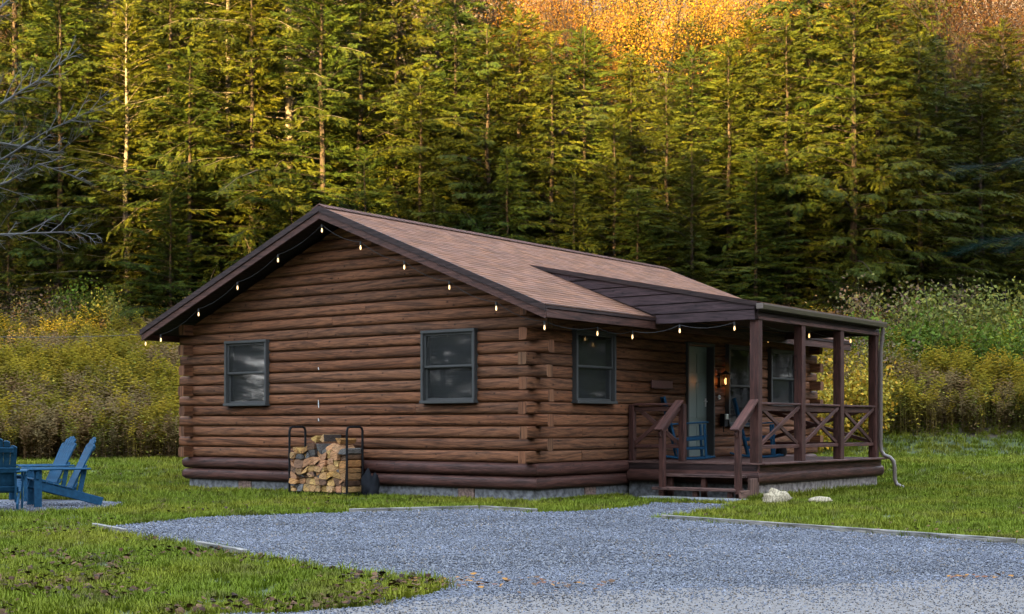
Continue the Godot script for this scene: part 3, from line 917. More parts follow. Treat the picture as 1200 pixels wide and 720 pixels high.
func build_firewood() -> void:
	# the rack: two hoops of black tube on two floor rails
	var x0 := -4.74
	var x1 := -3.40
	var zf := 0.60
	var zk := 0.22
	var rk := thing("firewood_rack", "black tube firewood rack against the gable wall", "rack", cab_xf * Vector3(x0, 0, zf), CAB_TURN)
	for x in [0.0, x1 - x0]:
		var b := MB.new()
		var tall := 1.17
		var z := zk - zf
		var pts := [Vector3(x, 0.05, 0), Vector3(x, tall - 0.07, 0), Vector3(x, tall - 0.02, -0.02), Vector3(x, tall, -0.07), Vector3(x, tall, z + 0.07), Vector3(x, tall - 0.02, z + 0.02), Vector3(x, tall - 0.07, z), Vector3(x, 0.05, z)]
		b.tube(pts, [0.02, 0.02, 0.02, 0.02, 0.02, 0.02, 0.02, 0.02], 8)
		part(rk, "hoop", b.mesh(), M.black_iron)
	for z in [-0.06, zk - zf + 0.06]:
		var b := MB.new()
		b.tube([Vector3(-0.02, 0.055, z), Vector3(x1 - x0 + 0.02, 0.055, z)], [0.02, 0.02], 8)
		part(rk, "floor_rail", b.mesh(), M.black_iron)
	for x in [0.05, x1 - x0 - 0.05]:
		block(rk, "foot", Vector3(0.04, 0.05, zf - zk + 0.06), M.black_iron, Vector3(x, 0.022, (zk - zf) * 0.5))
	# the split logs: a jittered lattice of corners, so that the pieces pack as in a real stack
	var r := rng(77)
	var cols := 9
	var rows := 7
	var wd := x1 - x0 - 0.07
	var lat := []
	for j in rows + 1:
		var row := []
		for i in cols + 1:
			var hgt := 0.86 + 0.06 * sin(i * 1.9 + 1.0) - (0.06 if i < 2 else 0.0)
			var jx := r.randf_range(-0.035, 0.035) if i > 0 and i < cols else 0.0
			var jy := r.randf_range(-0.03, 0.03) if j > 0 else 0.0
			row.append(Vector2(0.035 + wd * i / cols + jx, 0.075 + (hgt - 0.075) * j / rows + jy))
		lat.append(row)
	for j in rows:
		for i in cols:
			var q := [lat[j][i], lat[j][i + 1], lat[j + 1][i + 1], lat[j + 1][i]]
			var polys := []
			var pick := r.randf()
			if pick < 0.22:
				polys = [[q[0], q[1], q[2]], [q[0], q[2], q[3]]]
			elif pick < 0.4:
				polys = [[q[0], q[1], q[3]], [q[1], q[2], q[3]]]
			else:
				polys = [q]
			for n in polys.size():
				split_log(polys[n], r, x0, zf, zk, "split firewood in the %s row, %s piece from the left%s" % [["bottom", "second lowest", "third lowest", "middle", "third highest", "second highest", "top"][j], nth(i + 1), "" if polys.size() == 1 else [", lower wedge", ", upper wedge"][n]])
	# a few thrown on top
	for q in [[0.55, 0.97, 0.25, 0.0], [0.80, 0.965, -0.2, 0.0], [1.12, 0.94, 0.15, 0.1]]:
		var a: float = q[2]
		var c := Vector2(q[0], q[1])
		var tri := []
		for k in 3:
			tri.append(c + Vector2(0.085, 0).rotated(a * 4.0 + k * TAU / 3.0) * (1.0 + 0.3 * (k % 2)))
		split_log(tri, r, x0, zf, zk, "loose split firewood lying on top of the stack, %s one" % ["left" if a > 0.2 else ("middle" if a < 0.0 else "right")][0])
	var tp := thing("folded_cover", "black crumpled cover lying by the right end of the firewood", "cover", cab_xf * Vector3(-3.08, 0, 0.34), CAB_TURN)
	part(tp, "heap", lump(Vector3(0.12, 0.27, 0.15), 9, 0.6, Color.WHITE), M.tarp, Vector3(0, 0.12, 0))

func split_log(pl: Array, r: RandomNumberGenerator, x0: float, zf: float, zk: float, label: String) -> void:
	var mid := Vector2.ZERO
	for p in pl:
		mid += p / pl.size()
	# corners cut off, edges a little uneven
	var pts := []
	for i in pl.size():
		var p: Vector2 = pl[i]
		var a: Vector2 = pl[(i + pl.size() - 1) % pl.size()]
		var b: Vector2 = pl[(i + 1) % pl.size()]
		var cut := r.randf_range(0.08, 0.24)
		pts.append(p.lerp(a, cut))
		pts.append(p.lerp(b, cut))
	var b := MB.new()
	var z1 := r.randf_range(-0.05, 0.05)
	var ln := zf - zk + r.randf_range(-0.02, 0.05)
	var d := r.randf_range(0.65, 1.15)
	var endc := Color(0.68 * d, 0.375 * d * r.randf_range(0.85, 1.12), 0.16 * d * r.randf_range(0.7, 1.2))
	if r.randf() < 0.18:
		endc = Color(0.22 * d, 0.12 * d, 0.07 * d)
	if r.randf() < 0.12:
		endc = Color(0.2 * d, 0.18 * d, 0.16 * d)
	var uo := Vector2(r.randf() * 2.0, r.randf() * 2.0)
	var f := []
	var k := []
	var tilt := Vector2(r.randf_range(-0.25, 0.25), r.randf_range(-0.25, 0.25))
	for p in pts:
		var q: Vector2 = mid + (p - mid) * 0.94
		f.append(Vector3(q.x - mid.x, q.y - mid.y, tilt.dot(q - mid)))
		k.append(Vector3(q.x - mid.x, q.y - mid.y, -ln))
	b.face(f, Vector3(-tilt.x, -tilt.y, 1).normalized(), endc, Vector3(0.8, 0.3, 0), Vector3(-0.3, 0.8, 0), uo)
	b.face(k, Vector3(0, 0, -1), endc, Vector3(0.8, 0.3, 0), Vector3(-0.3, 0.8, 0), uo)
	for i in pts.size():
		var j := (i + 1) % pts.size()
		var e: Vector3 = f[j] - f[i]
		var nn := Vector3(e.y, -e.x, 0).normalized()
		if nn.dot(f[i]) < 0:
			nn = -nn
		var bark := (i / 2) % 3 == 0 and i % 2 == 1
		b.face([f[i], f[j], k[j], k[i]], nn, Color(0.09, 0.07, 0.055) if bark else Color(endc.r * 0.9, endc.g * 0.88, endc.b * 0.85), Vector3(0, 0, 1), Vector3(0, 1, 0), uo)
	var o := part(self, "split_firewood", b.mesh(), M.firewood, cab_xf * Vector3(x0 + mid.x, mid.y, zf + z1), Basis(Vector3.UP, CAB_TURN))
	tag(o, label, "firewood", "split firewood in the rack")

# rounded uneven stone or heap
func lump(size: Vector3, s: int, rough: float, col: Color, rings := 9, sides := 12) -> ArrayMesh:
	var f := noise(0.9, s, 3)
	var at := func(i: int, k: int) -> Vector3:
		var a := PI * i / rings
		var b := TAU * (k % sides) / sides
		var d := Vector3(sin(a) * cos(b), cos(a), sin(a) * sin(b))
		return d * size * (1.0 + rough * f.get_noise_3dv(d * 1.6 + Vector3(s, 0, 0)) * 1.6)
	var st := SurfaceTool.new()
	st.begin(Mesh.PRIMITIVE_TRIANGLES)
	st.set_color(col)
	st.set_smooth_group(0)
	for i in rings:
		for k in sides:
			var p := [at.call(i, k), at.call(i + 1, k), at.call(i + 1, k + 1), at.call(i, k + 1)]
			for q in [[0, 2, 1], [0, 3, 2]]:
				for w in q:
					st.set_uv(Vector2(p[w].x + p[w].z * 0.4, p[w].y + p[w].z * 0.7))
					st.add_vertex(p[w])
	st.generate_normals()
	return st.commit()

func bulb_string(called: String, label: String, pts: Array, wire_ends: Array) -> void:
	var base: Vector3 = cab_xf * pts[0]
	var o := thing(called, label, "string lights", base, CAB_TURN, "string lights round the eaves")
	var org: Vector3 = pts[0]
	var cord := MB.new()
	var run := []
	var all := wire_ends.duplicate()
	for p in pts:
		all.append(p + Vector3(0, 0.115, 0))
	for i in all.size() - 1:
		var a: Vector3 = all[i] - org
		var b: Vector3 = all[i + 1] - org
		var n := 6
		for k in n:
			var f := k / float(n)
			run.append(a.lerp(b, f) - Vector3(0, 0.07 * 4.0 * f * (1.0 - f), 0))
	run.append(all[all.size() - 1] - org)
	var rad := []
	for q in run:
		rad.append(0.0045)
	cord.tube(run, rad, 4)
	part(o, "cord", cord.mesh(), M.rubber)
	var sk := MB.new()
	sk.tube([Vector3(0, 0.125, 0), Vector3(0, 0.115, 0), Vector3(0, 0.06, 0), Vector3(0, 0.055, 0)], [0.006, 0.014, 0.018, 0.014], 8)
	var sm := sk.mesh()
	var bb := MB.new()
	bb.tube([Vector3(0, 0.057, 0), Vector3(0, 0.035, 0), Vector3(0, 0.0, 0), Vector3(0, -0.025, 0), Vector3(0, -0.036, 0)], [0.009, 0.014, 0.019, 0.014, 0.004], 10)
	var bm := bb.mesh()
	for p in pts:
		part(o, "socket", sm, M.rubber, p - org)
		part(o, "bulb", bm, M.bulb_glow, p - org + Vector3(0, 0.012, 0), Basis.from_scale(Vector3.ONE * 0.8))

func build_small_things() -> void:
	build_firewood()
	adirondack("blue chair seen from behind, leftmost of the three", M.blue_paint, Vector3(-7.12, 0.02, -19.2), PI + 0.3)
	adirondack("blue slatted chair behind the sideways one, its fan back facing the camera", M.blue_paint, Vector3(-7.42, 0.02, -21.9), -0.86)
	adirondack("blue slatted chair seen from the side, nearest the cabin", M.blue_paint, Vector3(-6.62, 0.02, -20.3), -1.08)
	rocker("blue rocking chair on the porch left of the front door", cab_xf * Vector3(0.55, DECK, -3.85), PI * 0.5)
	rocker("blue rocking chair in front of the big porch window", cab_xf * Vector3(0.9, DECK, -5.85), PI * 0.5 - 0.1)
	var pot := thing("round_pot", "small round black pot on the porch deck behind the railing", "pot", cab_xf * Vector3(0.75, DECK, -7.1))
	var pm := MB.new()
	pm.tube([Vector3(0, 0, 0), Vector3(0, 0.02, 0), Vector3(0, 0.08, 0), Vector3(0, 0.15, 0), Vector3(0, 0.19, 0)], [0.05, 0.085, 0.115, 0.10, 0.085], 14)
	part(pot, "bowl", pm.mesh(), M.black_iron)
	var rm := MB.new()
	rm.tube([Vector3(0, 0.19, 0), Vector3(0, 0.205, 0), Vector3(0, 0.23, 0)], [0.1, 0.1, 0.03], 14)
	part(pot, "lid", rm.mesh(), M.black_iron)
	# string lights
	var g := []
	for x in [-8.15, -7.1, -6.07, -5.05, -4.0, -3.12, -2.17, -1.24, -0.32]:
		g.append(Vector3(x, roof_top(x) - 0.42, OVER - 0.03))
	g.append(Vector3(0.53, roof_top(0.53) - 0.40, OVER - 0.1))
	for z in [-0.95, -2.0]:
		g.append(Vector3(0.53, roof_top(0.53) - 0.41, z))
	for x in [1.12, 2.12]:
		g.append(Vector3(x, BEAM - 0.17, PZ0 + 0.16))
	for z in [-3.1, -4.95, -6.75]:
		g.append(Vector3(PX - 0.12, BEAM - 0.17, z))
	bulb_string("string_lights", "string of clear bulbs hanging along the gable rake and porch beam", g, [])
	var k := []
	for z in [-5.6, -6.6, -7.35, -8.7]:
		k.append(Vector3(0.35, BEAM - 0.16 - 0.1 * (int(z * 10) % 3), z))
	bulb_string("string_lights", "short string of clear bulbs hanging along the porch wall above the windows", k, [])
	var tw := cab_xf.affine_inverse() * Vector3(-8.3, 2.35, -17.0)
	bulb_string("string_lights", "single bulb on the wire running left from the eave", [Vector3(-W - 0.65, 2.72, OVER - 0.08)], [tw, Vector3(-W - 0.62, 2.92, OVER - 0.08)])
	# rocks, step stone, edging
	var rk := part(self, "rock", lump(Vector3(0.21, 0.15, 0.17), 3, 0.35, Color.WHITE), M.rock, Vector3(3.98, 0.07, -20.9))
	tag(rk, "rounded cream rock by the porch steps", "rock", "rocks by the porch")
	rk = part(self, "rock", lump(Vector3(0.19, 0.06, 0.13), 6, 0.3, Color.WHITE), M.rock, Vector3(4.68, 0.05, -21.0))
	tag(rk, "low flat pale rock in the grass right of the cream one", "rock", "rocks by the porch")
	var fs := block(self, "step_stone", Vector3(1.75, 0.07, 0.42), M.flagstone, cab_xf * Vector3(1.72, 0.022, -1.86), Basis(Vector3.UP, CAB_TURN), 0.015)
	tag(fs, "flat grey stone slab at the foot of the porch steps", "slab")
	for q in [[Vector3(-4.82, 0, -15.98), Vector3(-4.2, 0, -15.05), "weathered board edging the drive at its left corner"], [Vector3(-3.05, 0, -13.45), Vector3(-2.42, 0, -12.55), "weathered board edging the drive beside the leafy grass"],
			[Vector3(-2.2, 0, -18.75), Vector3(-0.48, 0, -19.5), "pale board edging the drive in front of the gable wall"], [Vector3(-0.44, 0, -19.5), Vector3(0.33, 0, -18.75), "short pale board edging the drive before the cabin corner"],
			[Vector3(1.9, 0, -17.5), Vector3(5.0, 0, -13.77), "long thin board edging the right lawn along the drive"], [Vector3(5.02, 0, -13.74), Vector3(7.6, 0, -10.6), "far right board edging the right lawn along the drive"]]:
		var b := bar(self, "edging_board", q[0] + Vector3(0, 0.022, 0), q[1] + Vector3(0, 0.022, 0), 0.055, 0.09, M.edging)
		tag(b, q[2], "edging", "boards edging the gravel drive")

# ---------------------------------------------------------------- ground
var rough_ground := noise(0.05, 301, 4)

func meadow_edge(x: float) -> float:
	return lerpf(35.5, 40.0, smoothstep(-8.0, 8.0, x))

func ground(x: float, z: float) -> float:
	var d := -z
	if d < 0.0:
		return 14.0 * smoothstep(9.0, 46.0, -d) + maxf(0.0, -d - 40.0) * 0.25
	var h := 0.3 * smoothstep(27.0, 36.0, d)
	h += 0.215 * maxf(0.0, d - 37.0) * smoothstep(36.0, 41.0, d)
	h += 0.2 * maxf(0.0, d - 56.0) * smoothstep(55.0, 62.0, d)
	h += 0.2 * maxf(0.0, d - 75.0) * smoothstep(74.0, 82.0, d)
	return h + rough_ground.get_noise_2d(x * 3.0, z * 3.0) * (0.12 * smoothstep(28.0, 40.0, d) + 0.9 * smoothstep(58.0, 80.0, d))

func sheet(x0: float, x1: float, z0: float, z1: float, step: float) -> ArrayMesh:
	var nx := ceili((x1 - x0) / step)
	var nz := ceili((z1 - z0) / step)
	var st := SurfaceTool.new()
	st.begin(Mesh.PRIMITIVE_TRIANGLES)
	st.set_smooth_group(0)
	for j in nz + 1:
		for i in nx + 1:
			var x := lerpf(x0, x1, float(i) / nx)
			var z := lerpf(z0, z1, float(j) / nz)
			st.set_uv(Vector2(x, z))
			st.set_color(Color.WHITE)
			st.add_vertex(Vector3(x, ground(x, z), z))
	for j in nz:
		for i in nx:
			var a := j * (nx + 1) + i
			for q in [a, a + 1, a + nx + 2, a, a + nx + 2, a + nx + 1]:
				st.add_index(q)
	st.generate_normals()
	return st.commit()

func flat_polygon(poly: PackedVector2Array, y: float) -> ArrayMesh:
	var b := MB.new()
	var ix := Geometry2D.triangulate_polygon(poly)
	for i in range(0, ix.size(), 3):
		var p := []
		for k in 3:
			var q := poly[ix[i + k]]
			p.append(Vector3(q.x, y, -q.y))
		b.face(p, Vector3.UP, Color.WHITE, Vector3.RIGHT, Vector3(0, 0, 1))
	return b.mesh()

# outlines as (x, distance from the camera's foot)
var drive := PackedVector2Array([Vector2(-4.82, 15.98), Vector2(-3.91, 17.9), Vector2(-2.2, 18.8), Vector2(-0.48, 19.56), Vector2(0.29, 18.7), Vector2(1.18, 19.2), Vector2(1.72, 20.0), Vector2(2.12, 21.2), Vector2(3.33, 20.7), Vector2(2.89, 19.5), Vector2(1.84, 17.6), Vector2(5.06, 13.7), Vector2(7.7, 10.5), Vector2(7.2, 9.6), Vector2(0.0, 9.2), Vector2(-0.9, 9.15), Vector2(-0.59, 9.6), Vector2(-0.45, 10.36), Vector2(-0.79, 10.65), Vector2(-1.37, 11.1), Vector2(-2.29, 12.4), Vector2(-3.1, 13.6), Vector2(-4.37, 15.1)])
var road := PackedVector2Array([Vector2(-40, 8.2), Vector2(-8, 8.2), Vector2(-3, 8.25), Vector2(-1.3, 8.65), Vector2(-0.3, 9.5), Vector2(1.0, 9.9), Vector2(2.6, 10.3), Vector2(4.2, 10.8), Vector2(6, 11.0), Vector2(8, 11.0), Vector2(40, 11.0), Vector2(40, 5.0), Vector2(-40, 5.0)])
const ROAD_FAR := [Vector2(-40, 8.2), Vector2(-8, 8.2), Vector2(-3, 8.25), Vector2(-1.3, 8.65), Vector2(-0.3, 9.5), Vector2(1.0, 9.9), Vector2(2.6, 10.3), Vector2(4.2, 10.8), Vector2(6, 11.0), Vector2(8, 11.0), Vector2(40, 11.0)]
var patch := PackedVector2Array()

func jag(poly: PackedVector2Array, amp: float, s: int) -> PackedVector2Array:
	var r := rng(s)
	var out := PackedVector2Array()
	for i in poly.size():
		var a := poly[i]
		var b := poly[(i + 1) % poly.size()]
		var n := clampi(int(a.distance_to(b) / 0.18), 1, 30)
		for k in n:
			var q := a.lerp(b, k / float(n))
			out.append(q + Vector2(r.randf_range(-amp, amp), r.randf_range(-amp, amp)))
	return out

func road_edge(x: float) -> float:
	for i in 10:
		var a: Vector2 = ROAD_FAR[i]
		var b: Vector2 = ROAD_FAR[i + 1]
		if x <= b.x:
			return lerpf(a.y, b.y, clampf((x - a.x) / (b.x - a.x), 0.0, 1.0))
	return 11.0

func on_cabin(x: float, d: float, m := 0.0) -> bool:
	var p := cab_xf.affine_inverse() * Vector3(x, 0, -d)
	return (p.x > -W - 0.05 - m and p.x < 0.05 + m and p.z > -L - 0.05 and p.z < 0.05 + m) or (p.x >= 0.0 and p.x < PX + 0.12 + m and p.z > PZ1 - 0.15 - m and p.z < PZ0 + 0.9)

func on_lawn(x: float, d: float) -> bool:
	var q := Vector2(x, d)
	return not Geometry2D.is_point_in_polygon(q, drive) and not Geometry2D.is_point_in_polygon(q, road) and not Geometry2D.is_point_in_polygon(q, patch) and not on_cabin(x, d)

func build_ground() -> void:
	drive = jag(drive, 0.035, 501)
	road = jag(road, 0.06, 503)
	for k in 26:
		var a := TAU * k / 26.0
		patch.append(Vector2(-7.7 + cos(a) * 1.95, 20.3 + sin(a) * 1.9))
	patch = jag(patch, 0.05, 502)
	structure("lawn", sheet(-70, 70, -40, 12, 1.0), M.lawn)
	structure("meadow_slope", sheet(-70, 70, -56, -40, 1.0), M.meadow_soil)
	structure("forest_hillside", sheet(-110, 110, -166, -56, 2.0), M.leaf_litter)
	structure("opposite_hillside", sheet(-110, 110, 12, 72, 3.0), M.leaf_litter)
	structure("gravel_drive", flat_polygon(drive, 0.012), M.gravel_bed)
	structure("road", flat_polygon(road, 0.02), M.packed_gravel)
	structure("gravel_patch", flat_polygon(patch, 0.012), M.gravel_bed)

# ---------------------------------------------------------------- grass, leaves, stones
func build_ground_cover() -> void:
	var r := rng(900)
	var tint := noise(0.35, 905, 3)
	# grass tufts
	var tufts := []
	for v in 3:
		var b := MB.new()
		for i in 16:
			var a := r.randf() * TAU
			var rad := sqrt(r.randf()) * 0.075
			var p := Vector3(cos(a) * rad, -0.005, sin(a) * rad)
			var lean := Vector3(r.randf_range(-1, 1), 0, r.randf_range(-1, 1)) * 0.6
			var h := r.randf_range(0.03, 0.068)
			var w := r.randf_range(0.0026, 0.005)
			var sd := Vector3(cos(a + 1.7), 0, sin(a + 1.7)) * w
			var m := p + (Vector3.UP * 0.62 + lean * 0.25) * h
			var tip := p + (Vector3.UP + lean * 0.8) * h
			var nn := sd.cross(Vector3.UP).normalized()
			nn = (nn + Vector3.UP * 0.8).normalized()
			var d := r.randf_range(0.7, 1.25)
			var col := Color(0.95 * d, d, 0.9 * d)
			if r.randf() < 0.1:
				col = Color(2.2, 1.5, 1.6) * d
			b.face([p - sd, p + sd, m + sd * 0.8, m - sd * 0.8], nn, col)
			b.face([m - sd * 0.8, m + sd * 0.8, tip], nn, col)
		tufts.append(b.mesh())
	var xs := [[], [], []]
	var cs := [PackedColorArray(), PackedColorArray(), PackedColorArray()]
	var put := func(x: float, d: float, sc: float) -> void:
		var k := r.randi() % 3
		var n := tint.get_noise_2d(x, d)
		var n2 := tint.get_noise_2d(x * 4.0 + 90.0, d * 4.0)
		var c := Color(0.135, 0.172, 0.018).lerp(Color(0.2, 0.2, 0.024), clampf(n * 1.3 + 0.35, 0.0, 1.0))
		c = c.lerp(Color(0.11, 0.085, 0.035), clampf(n2 * 1.6 - 0.25, 0.0, 0.75)) * r.randf_range(0.8, 1.2)
		var bs := Basis(Vector3.UP, r.randf() * TAU).scaled(Vector3(sc, sc * r.randf_range(0.75, 1.3), sc))
		xs[k].append(Transform3D(bs, Vector3(x, ground(x, -d), -d)))
		cs[k].append(c)
	for band in [[8.0, 12.0, 330.0, 1.0], [12.0, 16.0, 230.0, 1.0], [16.0, 23.0, 120.0, 1.25], [23.0, 32.0, 65.0, 1.6], [32.0, 44.0, 55.0, 2.0]]:
		var hw: float = band[1] * 0.5 + 4.5
		var n := int((band[1] - band[0]) * 2.0 * hw * band[2])
		for i in n:
			var d := r.randf_range(band[0], band[1])
			var x := r.randf_range(-hw, hw)
			var spare := absf(x) - d * 0.385 - 0.8
			if spare > 0.0 and r.randf() < 0.45:
				continue
			if not on_lawn(x, d) or d > meadow_edge(x) + 1.5:
				continue
			if tint.get_noise_2d(x * 5.0, d * 5.0 + 40.0) < -0.33:
				continue
			put.call(x, d, band[3] * (1.35 if spare > 0.0 else 1.0))
	# taller tufts against the foundation and along the drive's edge
	for i in 900:
		var s := r.randf()
		var p := cab_xf * (Vector3(-W * s, 0, 0.12 + absf(r.randfn(0, 0.1))) if r.randf() < 0.5 else Vector3(0.12 + absf(r.randfn(0, 0.1)), 0, -2.2 * s))
		put.call(p.x, -p.z, r.randf_range(0.7, 1.5))
	for i in 500:
		var p := cab_xf * Vector3(PX + 0.14 + absf(r.randfn(0, 0.12)), 0, lerpf(PZ0 + 0.6, PZ1 - 0.2, r.randf()))
		put.call(p.x, -p.z, r.randf_range(1.2, 2.4))
	for i in 700:
		var k := r.randi() % drive.size()
		var q := drive[k].lerp(drive[(k + 1) % drive.size()], r.randf())
		if q.y > 9.3 and not Geometry2D.is_point_in_polygon(q, road) and r.randf() < (0.35 if q.x > -0.6 else 0.9):
			put.call(q.x + r.randf_range(-0.05, 0.05), q.y + r.randf_range(-0.05, 0.05), r.randf_range(0.8, 1.5))
	for k in 3:
		scatter("lawn_grass", ["short green lawn grass round the cabin", "short yellowish lawn grass round the cabin", "short mixed lawn grass round the cabin"][k], "grass", tufts[k], M.grass_blade, xs[k], cs[k])
	# fallen leaves
	var lf := MB.new()
	lf.face([Vector3(-0.035, 0.012, 0), Vector3(-0.01, 0.0, 0.028), Vector3(0.012, 0.0, 0.024), Vector3(0.04, 0.014, 0.0)], Vector3(0, 1, 0.3).normalized(), Color.WHITE)
	lf.face([Vector3(-0.035, 0.012, 0), Vector3(-0.008, 0.016, -0.03), Vector3(0.014, 0.018, -0.022), Vector3(0.04, 0.014, 0.0)], Vector3(0, 1, -0.3).normalized(), Color.WHITE)
	var lx := []
	var lc := PackedColorArray()
	var clump := noise(0.55, 911, 2)
	for i in 85000:
		var d := lerpf(8.3, 38.0, pow(r.randf(), 1.4))
		var hw := d * 0.45 + 2.5
		var x := r.randf_range(-hw, hw)
		if not on_lawn(x, d):
			continue
		var dens := clampf(0.3 + clump.get_noise_2d(x, d) * 2.2, 0.0, 1.0)
		if x > 1.0:
			dens *= 0.1
		elif d > 15.5 and d < 27.0:
			dens *= 0.3
		if r.randf() > dens * 0.55:
			continue
		var bs := Basis.from_euler(Vector3(r.randf_range(-0.5, 0.5), r.randf() * TAU, r.randf_range(-0.5, 0.5))).scaled(Vector3.ONE * r.randf_range(0.4, 0.85))
		lx.append(Transform3D(bs, Vector3(x, ground(x, -d) + r.randf_range(0.025, 0.055), -d)))
		var b := r.randf_range(0.6, 1.5)
		lc.append([Color(0.04, 0.021, 0.013), Color(0.06, 0.03, 0.016), Color(0.03, 0.02, 0.015), Color(0.085, 0.048, 0.026)][r.randi() % 4] * b)
	for q in [[3.6, 10.6, 0.25, 22], [5.0, 15.2, 0.7, 30], [0.1, 10.1, 0.5, 40], [1.3, 12.3, 0.15, 5], [-0.4, 10.3, 0.5, 60]]:
		for i in int(q[3]):
			var x: float = q[0] + r.randfn(0, q[2])
			var d: float = q[1] + r.randfn(0, q[2] * 0.4)
			lx.append(Transform3D(Basis.from_euler(Vector3(r.randf_range(-0.3, 0.3), r.randf() * TAU, 0)).scaled(Vector3.ONE * r.randf_range(0.4, 0.8)), Vector3(x, 0.035, -d)))
			lc.append([Color(0.13, 0.06, 0.035), Color(0.09, 0.055, 0.035), Color(0.25, 0.12, 0.03)][r.randi() % 3])
	scatter("fallen_leaves", "dry brown fallen leaves scattered over the lawn", "leaves", lf.mesh(), M.dead_leaf, lx, lc)
	# crushed stone
	var wear := noise(0.45, 921, 3)
	for v in 3:
		var st := SurfaceTool.new()
		st.begin(Mesh.PRIMITIVE_TRIANGLES)
		st.set_color(Color.WHITE)
		var pts := PackedVector3Array()
		for i in 9:
			var q := Vector3(r.randfn(), r.randfn() * 0.8, r.randfn()).normalized()
			pts.append(q * Vector3(1.0, 0.68, 0.85) * r.randf_range(0.8, 1.1))
		hull(st, pts)
		st.generate_normals()
		var m := st.commit()
		var sx := []
		var sc := PackedColorArray()
		for band in [[8.4, 11.5, 1300.0, 0.0095], [11.5, 15.0, 950.0, 0.0112], [15.0, 21.3, 600.0, 0.0138]]:
			var hw: float = band[1] * 0.42 + 2.5
			for i in int((band[1] - band[0]) * 2.0 * hw * band[2] / 3.0 * 1.15):
				var d := r.randf_range(band[0], band[1])
				var x := r.randf_range(-hw, hw)
				var q := Vector2(x, d)
				var rd := Geometry2D.is_point_in_polygon(q, road)
				var gr := rd or Geometry2D.is_point_in_polygon(q, drive) or Geometry2D.is_point_in_polygon(q, patch)
				if not gr or on_cabin(x, d):
					continue
				var into := clampf((road_edge(x) - d) / 1.1, 0.0, 1.0)
				if rd and r.randf() < 0.5 * into:
					continue
				var s: float = band[3] * r.randf_range(0.6, 1.35) * (1.0 - 0.25 * into)
				sx.append(Transform3D(Basis.from_euler(Vector3(r.randf() * TAU, r.randf() * TAU, r.randf() * TAU)).scaled(Vector3.ONE * s), Vector3(x, 0.014 + s * 0.35 + (0.006 if rd else 0.0), -d)))
				var b := r.randf_range(0.45, 1.55) * (1.0 + 0.45 * wear.get_noise_2d(x, d) + 0.2 * wear.get_noise_2d(x * 5.0, d * 5.0))
				var c := Color(0.098, 0.106, 0.13) * b
				if r.randf() < 0.05:
					c = Color(0.2, 0.213, 0.245)
				if r.randf() < 0.04 + 0.4 * into + (0.12 if clump.get_noise_2d(x * 2.0 + 30.0, d * 2.0) > 0.35 else 0.0):
					c = Color(0.15, 0.125, 0.10) * b
				sc.append(c)
		for i in (300 if v == 0 else 0):
			var q := drive[r.randi() % drive.size()] + Vector2(r.randfn(0, 0.12), r.randfn(0, 0.12))
			var s := r.randf_range(0.01, 0.018)
			sx.append(Transform3D(Basis.from_euler(Vector3(r.randf() * TAU, r.randf() * TAU, 0)).scaled(Vector3.ONE * s), Vector3(q.x, 0.025, -q.y)))
			sc.append(Color(0.098, 0.106, 0.13) * r.randf_range(0.5, 1.5))
		scatter("crushed_stone", ["blue grey crushed stone covering the drive", "grey crushed stone of the drive and road", "dark grey crushed stone of the drive"][v], "gravel", m, M.stone, sx, sc)

# convex hull by brute force, for a handful of points
func hull(st: SurfaceTool, p: PackedVector3Array) -> void:
	for i in p.size():
		for j in range(i + 1, p.size()):
			for k in range(j + 1, p.size()):
				var nn := (p[j] - p[i]).cross(p[k] - p[i])
				var up := 0
				var dn := 0
				for q in p.size():
					var s := nn.dot(p[q] - p[i])
					if s > 1e-6:
						up += 1
					elif s < -1e-6:
						dn += 1
				if up > 0 and dn > 0:
					continue
				for q in ([i, k, j] if up == 0 else [i, j, k]):
					st.add_vertex(p[q])

# ---------------------------------------------------------------- plants
# flat feathery conifer spray, 1 unit long, axis +x
func spray(s: int, base: Color, tip: Color, wide := 0.34) -> ArrayMesh:
	var r := rng(s)
	var b := MB.new()
	var blade := func(a: Vector3, e: Vector3, w: float, col: Color) -> void:
		var d := e - a
		var sd := Vector3(-d.z, 0, d.x).normalized() * w
		var m := a.lerp(e, 0.45) + Vector3(0, r.randf_range(-0.01, 0.02), 0)
		var nn := (Vector3.UP + Vector3(r.randf_range(-0.5, 0.5), 0, r.randf_range(-0.5, 0.5))).normalized()
		b.face([a, m + sd, e, m - sd], nn, col)
	var drop := func(x: float) -> float: return -0.16 * x * x
	for i in 2:
		var x0 := i * 0.5
		blade.call(Vector3(x0, drop.call(x0), 0), Vector3(x0 + 0.52, drop.call(x0 + 0.52), 0), 0.035, base)
	for i in 7:
		var x := 0.05 + i * 0.135
		for sd in [-1.0, 1.0]:
			var ln: float = wide * (1.0 - 0.62 * x) * r.randf_range(0.75, 1.15)
			var an := r.randf_range(0.55, 1.0)
			var a := Vector3(x + r.randf_range(-0.02, 0.02), drop.call(x), 0)
			var e := a + Vector3(cos(an) * ln, -0.22 * ln + r.randf_range(-0.03, 0.03), sd * sin(an) * ln)
			var col := base.lerp(tip, r.randf())
			blade.call(a, e, r.randf_range(0.026, 0.042), col)
	return b.mesh()

var sprays := []
var conifers := []

